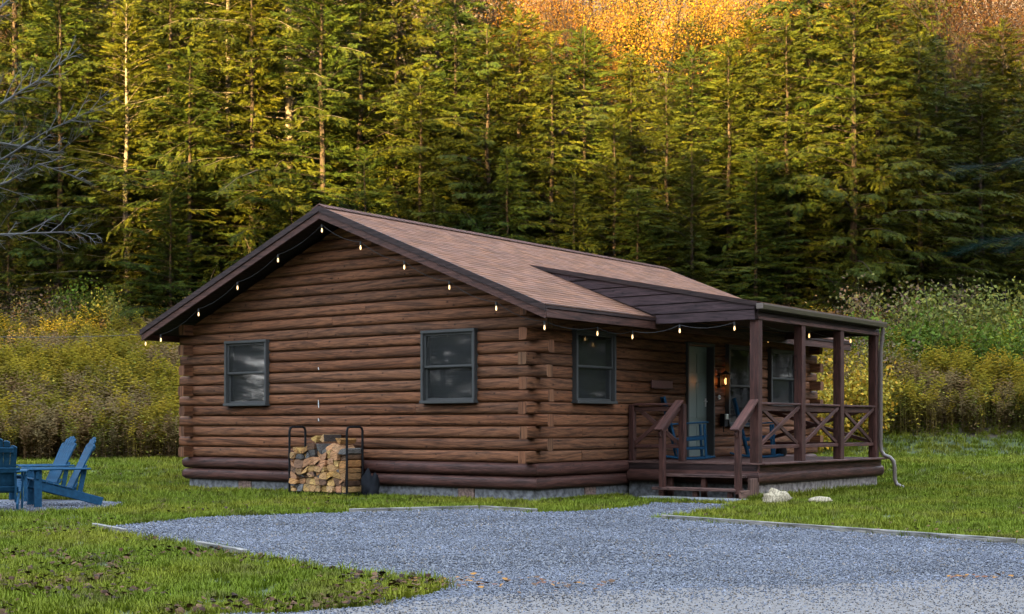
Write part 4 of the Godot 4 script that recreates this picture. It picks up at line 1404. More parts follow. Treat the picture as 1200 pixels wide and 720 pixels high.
func make_conifer(s: int, tall: float, radius: float, clear: float, dens: float, big := 1.0, inner := true, droop := 0.34, hang := 0.9) -> Array:
	var r := rng(s)
	var tk := MB.new()
	var pts := []
	var rad := []
	for i in 9:
		var f := i / 8.0
		pts.append(Vector3(r.randf_range(-0.06, 0.06) * tall * 0.05, tall * f, r.randf_range(-0.06, 0.06) * tall * 0.05))
		rad.append(lerpf(tall * 0.0105, 0.01, pow(f, 0.8)))
	pts[0] = Vector3(0, -0.5, 0)
	tk.tube(pts, rad, 8)
	var st := SurfaceTool.new()
	var n := int(tall * dens)
	var lumps := noise(1.0, s + 7, 2)
	for i in n:
		var f := pow((i + r.randf()) / n, 0.92)
		var y := lerpf(tall * clear, tall * 0.985, f)
		var az := i * 2.399 + r.randf_range(-0.5, 0.5)
		var ln := radius * pow(1.0 - f, 0.72) * r.randf_range(0.6, 1.18) + 0.22
		if f < 0.12:
			ln *= r.randf_range(0.5, 1.0)
		var lm := lumps.get_noise_3d(cos(az) * 0.8, y * 0.42, sin(az) * 0.8)
		if lm < -0.28 and f < 0.85:
			continue
		ln *= clampf(0.95 + lm * 1.5, 0.45, 1.5)
		var el := lerpf(0.05, 0.75, f * f) + r.randf_range(-0.12, 0.12)
		var out := Vector3(cos(az), 0, sin(az))
		var bp := []
		var br := []
		for k in 5:
			var u := k / 4.0
			bp.append(Vector3(0, y, 0) + out * ln * u + Vector3(0, (sin(el) * u - droop * u * u) * ln, 0) + Vector3(r.randf_range(-0.04, 0.04), 0, r.randf_range(-0.04, 0.04)) * u)
			br.append(lerpf(0.008 + ln * 0.006, 0.004, u))
		tk.tube(bp, br, 3, Color(0.7, 0.7, 0.7), false)
		var ns := maxi(7, int(ln * 23.0 / big))
		for k in ns:
			var u := lerpf(0.03, 1.0, pow((k + r.randf()) / ns, 0.85))
			var j := mini(int(u * 4.0), 3)
			var p: Vector3 = bp[j].lerp(bp[j + 1], u * 4.0 - j)
			var d: Vector3 = (bp[j + 1] - bp[j]).normalized()
			var sd := 1.0 if k % 2 == 0 else -1.0
			var yaw := sd * r.randf_range(0.3, 1.15) * (1.0 - 0.6 * u)
			var off := (1.0 - u) * minf(ln, radius) * 0.28 * r.randf()
			p += (d.rotated(Vector3.UP, sd * 1.2) + Vector3(0, r.randf_range(-0.25, 0.15), 0)) * off
			var sl := (0.21 + 0.14 * (1.0 - u)) * r.randf_range(0.6, 1.4) * big
			d = d.rotated(Vector3.UP, yaw)
			d.y -= r.randf_range(-0.35, 1.0) * hang
			d = d.normalized()
			var zz := d.cross(Vector3.UP).normalized().rotated(d, r.randfn(0.0, 0.85))
			var bs := Basis(d, zz.cross(d), zz)
			st.append_from(sprays[r.randi() % sprays.size()], 0, Transform3D(bs.scaled_local(Vector3(sl, sl, sl * r.randf_range(0.8, 1.1))), p))
	for i in (int(tall * 26.0) if inner else 0):
		var y := lerpf(tall * clear, tall * 0.96, r.randf())
		var az := r.randf() * TAU
		var out := Vector3(cos(az), r.randf_range(-0.8, 0.1), sin(az)).normalized()
		var zz := out.cross(Vector3.UP).normalized().rotated(out, r.randfn(0.0, 0.8))
		var sl := r.randf_range(0.3, 0.5) * big
		st.append_from(sprays[r.randi() % sprays.size()], 0, Transform3D(Basis(out, zz.cross(out), zz).scaled_local(Vector3(sl, sl, sl)), Vector3(cos(az), 0, sin(az)) * r.randf_range(0.03, 0.4) * (1.0 - y / tall + 0.2) + Vector3(0, y, 0)))
	for k in 3:
		st.append_from(sprays[k % sprays.size()], 0, Transform3D(Basis(Vector3.BACK, PI * 0.5).rotated(Vector3.UP, k * 2.1).scaled(Vector3.ONE * 0.55), Vector3(0, tall - 0.35, 0)))
	return [tk.mesh(), st.commit()]

func plant_tree(called: String, label: String, category: String, group: String, meshes: Array, mats: Array, names: Array, x: float, d: float, sc: Vector3, turn: float) -> Node3D:
	var o := thing(called, label, category, Vector3(x, ground(x, -d) - 0.05, -d), turn, group)
	for i in meshes.size():
		part(o, names[i], meshes[i], mats[i])
	o.scale = sc
	return o

# broadleaf skeleton; returns [branch mesh, tips]
func skeleton(s: int, tall: float, lean: Vector3, depth: int, spread: float, droop := 0.0, start := 0.3, thick := 0.018, limb := 1.0, bias := Vector3.ZERO) -> Array:
	var r := rng(s)
	var b := MB.new()
	var tips := []
	var work := [[Vector3(0, -0.4, 0), (Vector3.UP + lean).normalized(), tall * start + 0.4, tall * thick, 0]]
	while work.size():
		var w: Array = work.pop_back()
		var p: Vector3 = w[0]
		var d: Vector3 = w[1]
		var ln: float = w[2]
		var rad: float = w[3]
		var lv: int = w[4]
		var pts := [p]
		var rr := [rad]
		var q := p
		var dd := d
		var segs := 3 if lv < 3 else 2
		for k in segs:
			dd = (dd + Vector3(r.randf_range(-1, 1), r.randf_range(-0.6, 0.9) - droop, r.randf_range(-1, 1)) * 0.14).normalized()
			q += dd * ln / segs
			pts.append(q)
			rr.append(rad * lerpf(1.0, 0.66, (k + 1.0) / segs))
		b.tube(pts, rr, [7, 5, 4, 3, 3, 3, 3][mini(lv, 6)], Color.WHITE, false)
		if lv >= depth:
			tips.append([q, dd])
			continue
		if lv >= depth - 1:
			tips.append([q, dd])
		var kids := 2 + (1 if r.randf() < 0.55 else 0)
		for k in kids:
			var ax := dd.cross(Vector3(r.randf_range(-1, 1), r.randf_range(-1, 1), r.randf_range(-1, 1))).normalized()
			var nd := dd.rotated(ax, r.randf_range(0.25, 0.75) * spread * (0.5 if k == 0 else 1.0))
			nd = (nd + bias).normalized()
			var from: Vector3 = q if k < 2 else pts[1].lerp(q, r.randf())
			work.append([from, nd, ln * r.randf_range(0.62, 0.86) * (limb if lv == 0 else 1.0), rad * (0.64 if k == 0 else 0.5), lv + 1])
	return [b.mesh(), tips]

func leaf_clump(s: int, count: int, radius: float, size: float, cols: Array) -> ArrayMesh:
	var r := rng(s)
	var b := MB.new()
	for i in count:
		var p := Vector3(r.randfn(), r.randfn() * 0.8, r.randfn()) * radius * 0.5
		var d := Vector3(r.randf_range(-1, 1), r.randf_range(-0.9, 0.3), r.randf_range(-1, 1)).normalized()
		var sd := d.cross(Vector3(r.randf_range(-1, 1), 1.2, r.randf_range(-1, 1))).normalized()
		var l := size * r.randf_range(0.6, 1.25)
		var col: Color = cols[r.randi() % cols.size()] * r.randf_range(0.7, 1.25)
		var nn := sd.cross(d).normalized()
		if nn.y < 0:
			nn = -nn
		b.face([p, p + d * l * 0.45 + sd * l * 0.36, p + d * l, p + d * l * 0.45 - sd * l * 0.36], nn, col)
	return b.mesh()

func leafed(tips: Array, clumps: Array, s: int, keep: float, sc := 1.0) -> ArrayMesh:
	var r := rng(s)
	var st := SurfaceTool.new()
	var any := false
	for t in tips:
		if r.randf() > keep and any:
			continue
		any = true
		st.append_from(clumps[r.randi() % clumps.size()], 0, Transform3D(Basis.from_euler(Vector3(r.randf() * 6, r.randf() * 6, r.randf() * 6)).scaled(Vector3.ONE * sc * r.randf_range(0.7, 1.3)), t[0]))
	return st.commit()

func nth(i: int) -> String:
	var suf := "th"
	if i % 100 < 11 or i % 100 > 13:
		suf = ["th", "st", "nd", "rd", "th", "th", "th", "th", "th", "th"][i % 10]
	return "%d%s" % [i, suf]

func build_forest() -> void:
	# needle colours: each spray one green, a little uneven
	sprays = [spray(1, Color(0.023, 0.031, 0.007), Color(0.027, 0.034, 0.007)), spray(2, Color(0.029, 0.036, 0.007), Color(0.034, 0.04, 0.007)), spray(3, Color(0.036, 0.041, 0.007), Color(0.042, 0.045, 0.007), 0.28), spray(4, Color(0.026, 0.035, 0.008), Color(0.031, 0.038, 0.007), 0.38)]
	# height, radius, bare share of the trunk, branches per metre, droop of the branches, hang of the sprays
	for q in [[12.0, 2.7, 0.05, 15.0, 0.34, 0.9], [12.0, 2.4, 0.03, 15.0, 0.12, 0.45], [14.0, 2.8, 0.10, 14.0, 0.45, 1.2], [11.0, 2.8, 0.04, 16.0, 0.2, 0.7], [16.0, 3.0, 0.18, 13.0, 0.3, 0.8], [9.0, 2.2, 0.02, 17.0, 0.05, 0.3], [12.0, 3.2, 0.04, 14.0, 0.25, 0.6]]:
		conifers.append(make_conifer(600 + conifers.size(), q[0], q[1], q[2], q[3], 1.0, conifers.size() != 4, q[4], q[5]) + [q[0]])
	var r := rng(650)
	# x, distance, height, kind of crown
	var front := [[-21.5, 60, 22, 2], [-18.6, 57, 15, 6], [-16.9, 59, 20, 4], [-15.6, 56, 14, 1], [-14.2, 57.5, 17, 3], [-12.9, 55.5, 12, 6], [-11.9, 58, 21, 2], [-10.6, 56.5, 15, 3], [-9.3, 58, 24, 4], [-7.7, 56, 17, 1], [-6.3, 57.5, 16, 6],
		[-4.9, 59, 18, 2], [-3.7, 56, 11, 3], [-2.4, 58, 15, 0], [-1.0, 56.5, 13, 6], [0.3, 58.5, 13.5, 3], [1.6, 56.5, 12.5, 0], [3.0, 58, 12.8, 1], [4.1, 55.5, 9.5, 5], [5.0, 58, 12, 2], [6.3, 56.5, 11, 6], [7.6, 58.5, 12, 3],
		[8.9, 57, 12.5, 1], [10.0, 59, 13, 3], [11.3, 57, 13.5, 6], [12.5, 58.5, 17, 2], [13.8, 56, 16.5, 3], [15.2, 57.5, 14.5, 2], [16.6, 56.5, 12.5, 6], [17.9, 58.5, 12.5, 4], [19.3, 57, 11, 3], [20.9, 59, 13, 1], [22.6, 58, 12, 0]]
	var low := [[-19.8, 54.5, 6, 5], [-13.3, 54, 6.5, 5], [-8.6, 54, 7, 3], [-5.7, 53.5, 8, 5], [-3.0, 53.5, 6.5, 5], [-0.2, 54, 8, 0], [2.4, 53.5, 7, 5], [4.9, 54, 6.5, 3], [7.0, 53.8, 8, 5], [9.6, 54.5, 8, 1], [21.8, 54.5, 7, 5]]
	for i in low.size():
		var q: Array = low[i]
		var c: Array = conifers[q[3]]
		var k: float = q[2] / c[2]
		plant_tree("hemlock_tree", "low young hemlock at the forest edge, %s from the left" % nth(i + 1), "tree", "hemlocks at the forest edge", [c[0], c[1]], [M.bark, [M.needles, M.needles_blue][i % 2]], ["trunk", "crown"], q[0], q[1], Vector3(k * 1.35, k, k * 1.35), r.randf() * TAU)
	for i in front.size():
		var q: Array = front[i]
		var c: Array = conifers[q[3]]
		var k: float = q[2] / c[2]
		var kw := k * r.randf_range(1.2, 1.45) * (1.0 if k < 1.4 else 0.85)
		plant_tree("hemlock_tree", "%s hemlock in the first row of the forest, %s from the left" % ["tall" if q[2] > 15 else "feathery", nth(i + 1)], "tree", "hemlocks in the first forest row", [c[0], c[1]], [M.bark_pale if i in [6, 8, 3] else M.bark, [M.needles, M.needles_yellow, M.needles, M.needles_blue][(i * 7) % 4]], ["trunk", "crown"], q[0], q[1], Vector3(kw, k, kw), r.randf() * TAU)
	var back := []
	for i in 15:
		back.append([-26.0 + i * 3.7 + r.randf_range(-1.0, 1.0), r.randf_range(62.5, 67.0), r.randf_range(14, 19) if i < 8 else r.randf_range(9.0, 12.0), r.randi() % 5])
	for i in 12:
		back.append([-31.0 + i * 2.7 + r.randf_range(-1.0, 1.0), r.randf_range(70, 78), r.randf_range(14, 20), r.randi() % 5])
	for i in 13:
		back.append([-7.0 + i * 2.2 + r.randf_range(-0.6, 0.6), r.randf_range(66.0, 71.0), r.randf_range(10.5, 13.0), [0, 1, 3, 6][r.randi() % 4]])
	for i in 7:
		back.append([15.5 + i * 2.0, r.randf_range(64.0, 70.0), r.randf_range(10.5, 13.0), [0, 1, 2, 6][r.randi() % 4]])
	for i in back.size():
		var q: Array = back[i]
		if i >= 15 and i < 27 and q[0] > -4.0:
			q[0] += 24.0
		var c: Array = conifers[q[3]]
		var k: float = q[2] / c[2]
		plant_tree("hemlock_tree", "dark hemlock standing deeper in the forest, %s of the rear rows" % nth(i + 1), "tree", "hemlocks deeper in the forest", [c[0], c[1]], [M.bark, M.needles], ["trunk", "crown"], q[0], q[1], Vector3(k * 1.3, k, k * 1.3), r.randf() * TAU)
	# autumn broadleaf trees up the hill
	var orange := [Color(0.062, 0.026, 0.008), Color(0.08, 0.038, 0.009), Color(0.045, 0.02, 0.008), Color(0.095, 0.055, 0.01)]
	var yellow := [Color(0.11, 0.065, 0.008), Color(0.085, 0.05, 0.01), Color(0.13, 0.085, 0.01), Color(0.07, 0.034, 0.01)]
	var rust := [Color(0.022, 0.011, 0.006), Color(0.016, 0.01, 0.006), Color(0.032, 0.017, 0.007)]
	var kinds := []
	for cols in [orange, yellow, rust]:
		kinds.append([leaf_clump(701 + kinds.size(), 60, 0.85, 0.105, cols), leaf_clump(711 + kinds.size(), 50, 1.0, 0.095, cols)])
	var sk := []
	for v in 4:
		sk.append(skeleton(720 + v, 12.0, Vector3(0.05, 0, 0.02), 5, 1.0, 0.0, 0.3))
	var crowns := {}
	for k in 3:
		for v in 4:
			crowns[[k, v]] = leafed(sk[v][1], kinds[k], 730 + v, [0.85, 0.85, 0.6][k], 0.9)
	var autumn := []
	for i in 30:
		var x := -34.0 + i * 2.35 + r.randf_range(-1.2, 1.2)
		var d := r.randf_range(68, 84)
		var k := 2
		if x > -5.0 and x < 3.5:
			k = 0
		elif x >= 3.5 and x < 15.0:
			k = 1
		if r.randf() < 0.25:
			k = 2
		autumn.append([x, d, r.randf_range(10, 15), k])
	for q in [[-1.0, 76, 13, 0], [1.8, 77, 13, 0], [4.4, 76, 13, 1], [7.2, 77, 13, 1], [9.6, 76, 13, 1], [12.2, 77, 13.5, 1], [14.8, 78, 13, 2], [17.4, 77, 13, 2], [20.0, 78, 13, 2], [22.8, 77, 13, 2], [25.5, 78, 13, 2], [28.0, 79, 13, 2], [-2.5, 70, 11, 0], [0.6, 69, 10.5, 0], [2.2, 72, 12, 0], [8.2, 68, 12.5, 1], [10.2, 70, 12.5, 1], [12.8, 71, 12.5, 1], [6.0, 73, 12, 1], [4.0, 66, 9, 2], [7.0, 66, 9, 2], [20.5, 68, 12, 2], [23, 69, 13, 2], [18, 70, 13, 2]]:
		autumn.append(q)
	for i in 30:
		autumn.append([r.randf_range(-48, 48), r.randf_range(88, 120), r.randf_range(12, 17), r.randi() % 3])
	for i in autumn.size():
		var q: Array = autumn[i]
		var v := r.randi() % 4
		var k: float = q[2] / 12.0
		var nm: String = ["maple_tree", "maple_tree", "oak_tree"][q[3]]
		var lb: String = ["orange autumn maple", "golden yellow autumn maple", "half bare rusty oak"][q[3]]
		plant_tree(nm, "%s on the hillside above the hemlocks, %s counted across" % [lb, nth(i + 1)], "tree", "autumn trees on the hillside", [sk[v][0], crowns[[q[3], v]]], [M.bark_dark, M.leaves], ["trunk", "crown"], q[0], q[1], Vector3(k, k, k), r.randf() * TAU)
	# bare trees with thin grey stems between them
	for i in 22:
		var x := -26.0 + i * 2.5 + r.randf_range(-1, 1)
		var v := r.randi() % 4
		var k := r.randf_range(0.7, 1.1)
		plant_tree("bare_tree", "leafless grey tree among the hillside trees, %s from the left" % nth(i + 1), "tree", "leafless trees on the hillside", [sk[v][0]], [M.bark_grey if i % 5 == 0 else M.bark_dark], ["trunk"], x, r.randf_range(61, 67), Vector3(k * 0.8, k, k * 0.8), r.randf() * TAU)
	# the wooded ridge across the road, which keeps the valley floor in shade, and woods closing the valley on both sides
	var masses := [[], [], [], [], []]
	var stand := func(x: float, z: float, h: float) -> void:
		var v := r.randi() % 5
		var k: float = h / conifers[v][2]
		masses[v].append(Transform3D(Basis(Vector3.UP, r.randf() * TAU).scaled(Vector3(k * 1.2, k, k * 1.2)), Vector3(x, ground(x, z) - 0.1, z)))
	for row in 3:
		for i in 26:
			var x := -88.0 + i * 4.0 + r.randf_range(-1.2, 1.2) + row * 1.7
			var h := 19.0
			if x > -63.0 and x < -50.0:
				h = 15.3
			elif x >= -50.0 and x < -34.0:
				h = 17.3
			elif x >= -34.0 and x < -28.0:
				h = 15.0
			elif x >= -28.0:
				h = 24.0
			if row > 0:
				h *= 0.85
			stand.call(x, 39.0 + row * 3.0, h * r.randf_range(0.93, 1.07))
	for sd in [-1.0, 1.0]:
		for row in 3:
			for i in 19:
				stand.call(sd * (43.0 + row * 3.5 + r.randf_range(-1, 1)), 34.0 - i * 4.6 + r.randf_range(-1.2, 1.2), r.randf_range(12.5, 15.5) * (1.0 if sd < 0 else 1.2))
	for v in 5:
		var both := ArrayMesh.new()
		for k in 2:
			both.add_surface_from_arrays(Mesh.PRIMITIVE_TRIANGLES, conifers[v][k].surface_get_arrays(0))
			both.surface_set_material(k, [M.bark, M.needles][k])
		var ms := scatter("hemlock_woods", "hemlock woods on the ridge across the road and beside the lawn, %s part" % ["first", "second", "third", "fourth", "fifth"][v], "woods", both, null, masses[v])
		ms.material_override = null
	# bare tree at the left edge of the lawn: limbs with alternating twigs
	var bt := MB.new()
	bt.tube([Vector3(0, -0.3, 0), Vector3(0.05, 1.6, 0), Vector3(0.12, 3.4, 0.05), Vector3(0.1, 5.0, 0), Vector3(0.2, 6.6, 0)], [0.13, 0.11, 0.09, 0.06, 0.015], 8)
	for q in [[3.9, 1.0, 4.3, 1.62, 4.55, 2.36, 4.76, 3.05, 5.12], [4.4, 1.15, 4.84, 1.62, 5.15, 2.04, 5.5, 2.45, 6.0], [2.9, 0.95, 3.42, 1.62, 3.58, 2.25, 3.67, 2.72, 3.62], [3.3, 1.05, 3.95, 1.62, 4.28, 2.15, 4.42, 2.6, 4.3], [4.0, 0.9, 4.5, 1.6, 4.72, 2.2, 4.66, 2.9, 4.85], [4.7, 0.8, 5.4, 1.3, 5.9, 1.75, 6.5, 2.0, 7.0]]:
		var pts := [Vector3(0.1, q[0], 0), Vector3(q[1], q[2], r.randf_range(-0.3, 0.3)), Vector3(q[3], q[4], r.randf_range(-0.4, 0.4)), Vector3(q[5], q[6], r.randf_range(-0.5, 0.5)), Vector3(q[7], q[8], r.randf_range(-0.6, 0.6))]
		bt.tube(pts, [0.035, 0.021, 0.015, 0.009, 0.003], 5, Color.WHITE, false)
		for k in 26:
			var u := lerpf(0.25, 0.98, k / 26.0) * 4.0
			var j := mini(int(u), 3)
			var p: Vector3 = pts[j].lerp(pts[j + 1], u - j)
			var dv: Vector3 = (pts[j + 1] - pts[j]).normalized()
			var turned := dv.rotated(Vector3(r.randf_range(-0.4, 0.4), r.randf_range(-0.4, 0.4), 1).normalized(), (1.0 if k % 2 == 0 else -1.0) * r.randf_range(0.3, 0.9))
			var ln := r.randf_range(0.25, 0.85) * (1.0 - u / 6.5)
			var m := p + turned * ln * 0.5 + Vector3(0, 0.04, 0)
			var e := p + turned * ln + Vector3(0, r.randf_range(0.0, 0.14), r.randf_range(-0.1, 0.1))
			bt.tube([p, m, e], [0.007, 0.0055, 0.003], 3, Color.WHITE, false)
			for w in 3:
				var o := m.lerp(e, w * 0.3)
				bt.tube([o, o + turned.rotated(Vector3.BACK, r.randf_range(-0.8, 0.8)) * ln * 0.4], [0.004, 0.002], 3, Color.WHITE, false)
	plant_tree("bare_tree", "leafless grey tree reaching in from the left edge", "tree", "", [bt.mesh()], [M.bark_silver], ["trunk"], -7.9, 17.0, Vector3.ONE, 0.0)
	# dark pine at the right edge
	var needle := MB.new()
	for i in 46:
		var u := i / 46.0
		var a := Vector3(u, -0.05 * u * u, 0)
		var an := i * 2.4
		var dv := Vector3(0.75, cos(an) * 0.6, sin(an) * 0.6).normalized() * r.randf_range(0.22, 0.32)
		var sd := dv.cross(Vector3.UP).normalized() * 0.006
		needle.face([a - sd, a + sd, a + dv], sd.cross(dv).normalized() * (1.0 if sd.cross(dv).y > 0 else -1.0), Color(0.006, 0.016, 0.011) * r.randf_range(0.7, 1.3))
	var keep := sprays
	sprays = [needle.mesh()]
	var pine := make_conifer(760, 11.5, 3.9, 0.27, 11.0, 1.9, false, 0.1, 0.4)
	sprays = keep
	plant_tree("pine_tree", "dark pine with long needles at the right edge", "tree", "", [pine[0], pine[1]], [M.bark, M.needles], ["trunk", "crown"], 10.3, 18.5, Vector3.ONE, 0.4)

func weed_clump(s: int, stems: int, tall: float, leaf: Color, plume: Color, plumes: float) -> ArrayMesh:
	var r := rng(s)
	var b := MB.new()
	for i in stems:
		var p := Vector3(r.randf_range(-0.22, 0.22), -0.03, r.randf_range(-0.22, 0.22))
		var h := tall * r.randf_range(0.7, 1.15)
		var lean := Vector3(r.randf_range(-0.16, 0.16), 0, r.randf_range(-0.16, 0.16))
		var at := func(u: float) -> Vector3: return p + Vector3(0, h * u, 0) + lean * h * u * u
		var an := r.randf() * TAU
		var sd := Vector3(cos(an), 0, sin(an)) * 0.006
		var nn := sd.cross(Vector3.UP).normalized()
		var sc := leaf.lerp(Color(0.09, 0.055, 0.03), 0.6)
		b.face([at.call(0.0) - sd, at.call(0.0) + sd, at.call(0.55) + sd, at.call(0.55) - sd], nn, sc)
		b.face([at.call(0.55) - sd, at.call(0.55) + sd, at.call(1.0)], nn, sc)
		for k in 13:
			var u := 0.12 + 0.82 * k / 13.0
			var a := k * 2.4 + an
			var ln := r.randf_range(0.1, 0.2)
			var d := Vector3(cos(a), r.randf_range(-0.5, 0.4), sin(a)).normalized() * ln
			var w := d.cross(Vector3.UP).normalized() * ln * 0.2
			var q: Vector3 = at.call(u)
			var col := leaf * r.randf_range(0.6, 1.35)
			if u < 0.4 and r.randf() < 0.6:
				col = Color(0.085, 0.055, 0.03) * r.randf_range(0.6, 1.3)
			b.face([q, q + d * 0.5 + w, q + d, q + d * 0.5 - w], (Vector3.UP + d * 2.0).normalized(), col)
		if r.randf() < plumes:
			for k in 9:
				var u := lerpf(0.82, 1.03, k / 8.0)
				var a := k * 2.2 + an
				var ln := 0.17 * (1.25 - (u - 0.8) * 3.6)
				var d := Vector3(cos(a), 0.25, sin(a)).normalized() * ln
				var w := Vector3(0, 1, 0).cross(d).normalized() * 0.032
				var q: Vector3 = at.call(u)
				b.face([q, q + d * 0.6 + w, q + d + Vector3(0, -0.02, 0), q + d * 0.6 - w], Vector3.UP, plume * r.randf_range(0.7, 1.3))
				b.face([q, q + d * 0.5 + Vector3(0, 0.025, 0), q + d, q + d * 0.5 - Vector3(0, 0.02, 0)], Vector3.UP.cross(d).normalized(), plume * r.randf_range(0.6, 1.2))
	return b.mesh()

func make_shrub(s: int, tall: float, wide: float, cols: Array, count: int, size: float) -> Array:
	var r := rng(s)
	var b := MB.new()
	var tips := []
	for i in 14:
		var a := r.randf() * TAU
		var out := Vector3(cos(a), 0, sin(a)) * wide * sqrt(r.randf())
		var h := tall * r.randf_range(0.65, 1.05) * (1.0 - 0.35 * out.length() / wide)
		var pts := [Vector3(out.x * 0.15, -0.1, out.z * 0.15)]
		for k in 4:
			var u := (k + 1) / 4.0
			pts.append(Vector3(out.x * (0.15 + 0.85 * u), h * u, out.z * (0.15 + 0.85 * u)) + Vector3(r.randf_range(-0.08, 0.08), 0, r.randf_range(-0.08, 0.08)))
			for j in 6:
				tips.append([pts[k].lerp(pts[k + 1], r.randf()) + Vector3(r.randfn(), r.randfn() * 0.6, r.randfn()) * 0.26 * u, Vector3.UP])
		b.tube(pts, [0.022, 0.017, 0.012, 0.008, 0.004], 4, Color.WHITE, false)
	var cl := [leaf_clump(s + 1, count, 0.34, size, cols), leaf_clump(s + 2, count, 0.42, size, cols)]
	return [b.mesh(), leafed(tips, cl, s + 3, 0.9)]

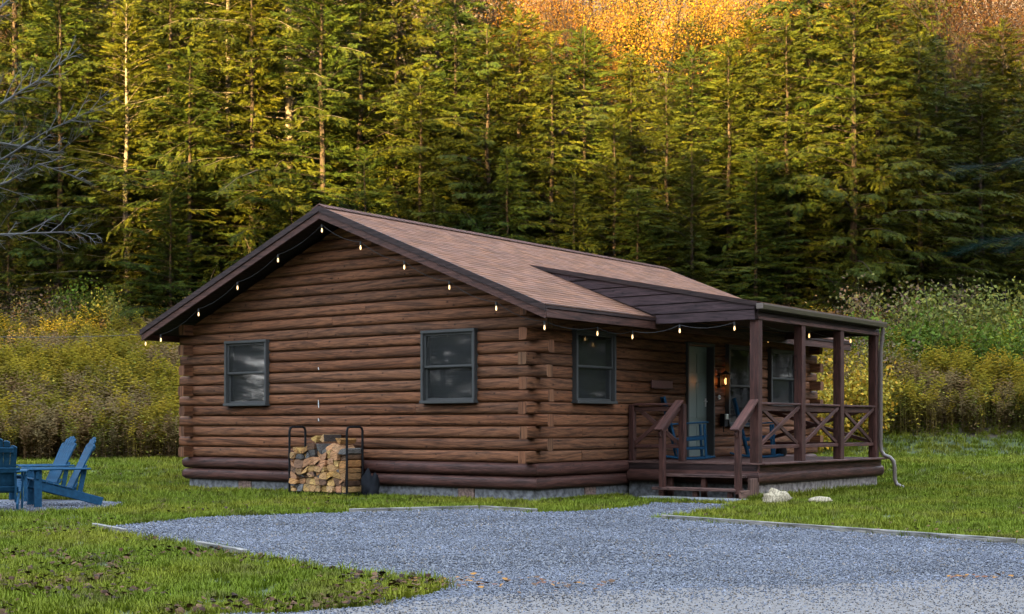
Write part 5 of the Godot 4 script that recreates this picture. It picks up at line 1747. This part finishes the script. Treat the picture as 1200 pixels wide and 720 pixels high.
func build_meadow() -> void:
	var r := rng(800)
	var olive := Color(0.15, 0.145, 0.022)
	var specs := [
		["goldenrod", "yellow goldenrod filling the meadow slope behind the cabin", "goldenrod", weed_clump(801, 7, 1.5, olive, Color(0.24, 0.19, 0.024), 0.55)],
		["green_weeds", "tall olive green weeds on the meadow slope", "weeds", weed_clump(802, 7, 1.35, Color(0.125, 0.138, 0.024), Color(0.2, 0.165, 0.03), 0.4)],
		["dry_weeds", "dry brown seeding weeds on the meadow slope", "weeds", weed_clump(803, 8, 1.3, Color(0.15, 0.095, 0.035), Color(0.2, 0.14, 0.07), 0.8)],
		["yellow_weeds", "yellowing weeds on the meadow slope", "weeds", weed_clump(804, 7, 1.4, Color(0.25, 0.2, 0.028), Color(0.28, 0.21, 0.03), 0.6)]]
	var f := noise(0.16, 806, 3)
	var xs := [[], [], [], []]
	var cs := [PackedColorArray(), PackedColorArray(), PackedColorArray(), PackedColorArray()]
	for i in 11500:
		var d := r.randf_range(35.3, 56.5)
		var hw := d * 0.5 + 4.0
		var x := r.randf_range(-hw, hw)
		if d < meadow_edge(x) or on_cabin(x, d, 0.8):
			continue
		var hidden := x > -6.0 and x < 6.0
		if hidden and r.randf() < 0.6:
			continue
		if x > 9.0 and d > 45.0 and r.randf() < 0.5:
			continue
		var n := f.get_noise_2d(x, d * 1.4)
		var k := 0
		var roll := r.randf() + n * 0.9
		if roll < 0.17:
			k = 2
		elif roll < 0.5:
			k = 1
		elif roll < 0.72:
			k = 3
		if d < meadow_edge(x) + 2.2 and x < 0.0 and r.randf() < 0.2:
			k = 2
		var s := r.randf_range(0.75, 1.2) * lerpf(0.8, 1.0, smoothstep(0.0, 3.0, d - meadow_edge(x)))
		xs[k].append(Transform3D(Basis(Vector3.UP, r.randf() * TAU).scaled(Vector3(s, s, s)), Vector3(x, ground(x, -d), -d)))
		var b := r.randf_range(0.8, 1.2)
		cs[k].append(Color(b * r.randf_range(0.92, 1.1), b, b * 0.95))
	for k in 4:
		scatter(specs[k][0], specs[k][1], specs[k][2], specs[k][3], M.weed, xs[k], cs[k])
	# shrubs
	var green := [Color(0.06, 0.095, 0.014), Color(0.085, 0.115, 0.016), Color(0.05, 0.08, 0.013)]
	var ygreen := [Color(0.12, 0.125, 0.028), Color(0.09, 0.105, 0.025), Color(0.16, 0.14, 0.03)]
	var yell := [Color(0.32, 0.22, 0.025), Color(0.26, 0.2, 0.025), Color(0.36, 0.2, 0.025), Color(0.2, 0.17, 0.03)]
	var brown := [Color(0.09, 0.06, 0.04), Color(0.12, 0.09, 0.045), Color(0.10, 0.1, 0.035)]
	var sh := [make_shrub(820, 2.6, 1.5, green, 22, 0.11), make_shrub(830, 2.8, 1.5, ygreen, 20, 0.10), make_shrub(840, 3.0, 1.1, yell, 22, 0.11), make_shrub(850, 2.4, 1.3, brown, 12, 0.09)]
	var nm := ["leafy green shrub", "yellow green shrub", "bright yellow autumn shrub", "thin brown shrub"]
	var spots := [[8.3, 38.5, 2, 1.0, "seen through the porch nearer the cabin wall"], [9.9, 39.5, 2, 0.9, "seen through the last porch bay"], [8.9, 43.5, 2, 0.75, "behind the others seen through the porch"],
		[13.0, 46.5, 0, 1.0, "just right of the downspout"], [15.0, 48.0, 1, 1.15, "right of the porch roof corner"], [16.6, 45.8, 0, 1.0, "in the middle of the right thicket"], [17.9, 49.5, 1, 1.2, "tallest of the right thicket, centre"],
		[19.8, 46.5, 0, 1.1, "on the right of the right thicket"], [21.4, 49.0, 1, 1.05, "near the right edge, upper one"], [13.6, 50.5, 3, 1.25, "with pale stems behind the porch corner"], [18.6, 43.6, 0, 0.75, "lowest in front of the right thicket"],
		[20.2, 42.3, 1, 0.95, "at the right edge by the lawn"], [21.8, 43.5, 0, 0.9, "at the right edge behind the lawn"], [15.9, 52.0, 3, 1.2, "at the back of the right thicket"], [20.4, 52.5, 3, 1.1, "under the trees at far right"],
		[-18.2, 53.5, 3, 1.0, "at the forest edge far left"], [-15.2, 53.8, 1, 0.9, "at the forest edge left of the pale trunk"], [-16.7, 55, 0, 1.0, "behind the meadow at left"], [-12.2, 53.2, 3, 0.9, "at the forest edge near the left eave"], [-9.8, 51.5, 3, 0.9, "beside the left eave"], [11.5, 44.5, 3, 0.9, "behind the downspout"], [-9.4, 24.6, 2, 0.32, "small, behind the chairs"]]
	for q in spots:
		var k: float = q[3]
		plant_tree("shrub", "%s %s" % [nm[q[2]], q[4]], "shrub", "shrubs at the meadow edge", sh[q[2]], [M.bark_grey, M.leaves], ["stem", "foliage"], q[0], q[1], Vector3(k, k, k) * (1.25 if q[1] > 41.0 else 1.0), r.randf() * TAU)

# ---------------------------------------------------------------- scene
func _ready() -> void:
	var cam := Camera3D.new()
	cam.name = "camera"
	cam.projection = Camera3D.PROJECTION_FRUSTUM
	cam.near = 0.1
	cam.far = 600.0
	cam.size = 0.1 * 720.0 / 1625.0
	cam.frustum_offset = Vector2(0, 0.1 * 140.0 / 1625.0)
	add_child(cam)
	cam.position = Vector3(0, EYE, 0)
	cam.current = true
	var we := WorldEnvironment.new()
	we.name = "environment"
	var e := Environment.new()
	e.background_mode = Environment.BG_SKY
	var sky := Sky.new()
	var sm := ProceduralSkyMaterial.new()
	sm.sky_top_color = Color(0.66, 0.71, 0.78)
	sm.sky_horizon_color = Color(0.86, 0.85, 0.83)
	sm.sky_curve = 0.15
	sm.ground_bottom_color = Color(0.18, 0.16, 0.12)
	sm.ground_horizon_color = Color(0.5, 0.5, 0.48)
	sm.sun_angle_max = 25.0
	sm.sun_curve = 0.15
	sm.energy_multiplier = 0.5
	sky.sky_material = sm
	e.sky = sky
	e.tonemap_mode = Environment.TONE_MAPPER_LINEAR
	e.tonemap_exposure = 18.0
	e.sdfgi_enabled = true
	e.ssao_enabled = true
	e.ssil_enabled = true
	we.environment = e
	add_child(we)
	var sun := DirectionalLight3D.new()
	sun.name = "sun"
	sun.light_color = Color(1.0, 0.83, 0.52)
	sun.light_energy = 1.6
	sun.light_angular_distance = 0.5
	sun.shadow_enabled = true
	sun.directional_shadow_max_distance = 250.0
	add_child(sun)
	sun.rotation = Vector3(deg_to_rad(-9.0), deg_to_rad(-25.0), 0)
	make_materials()
	build_ground()
	build_cabin()
	build_forest()
	build_meadow()
	build_small_things()
	build_ground_cover()
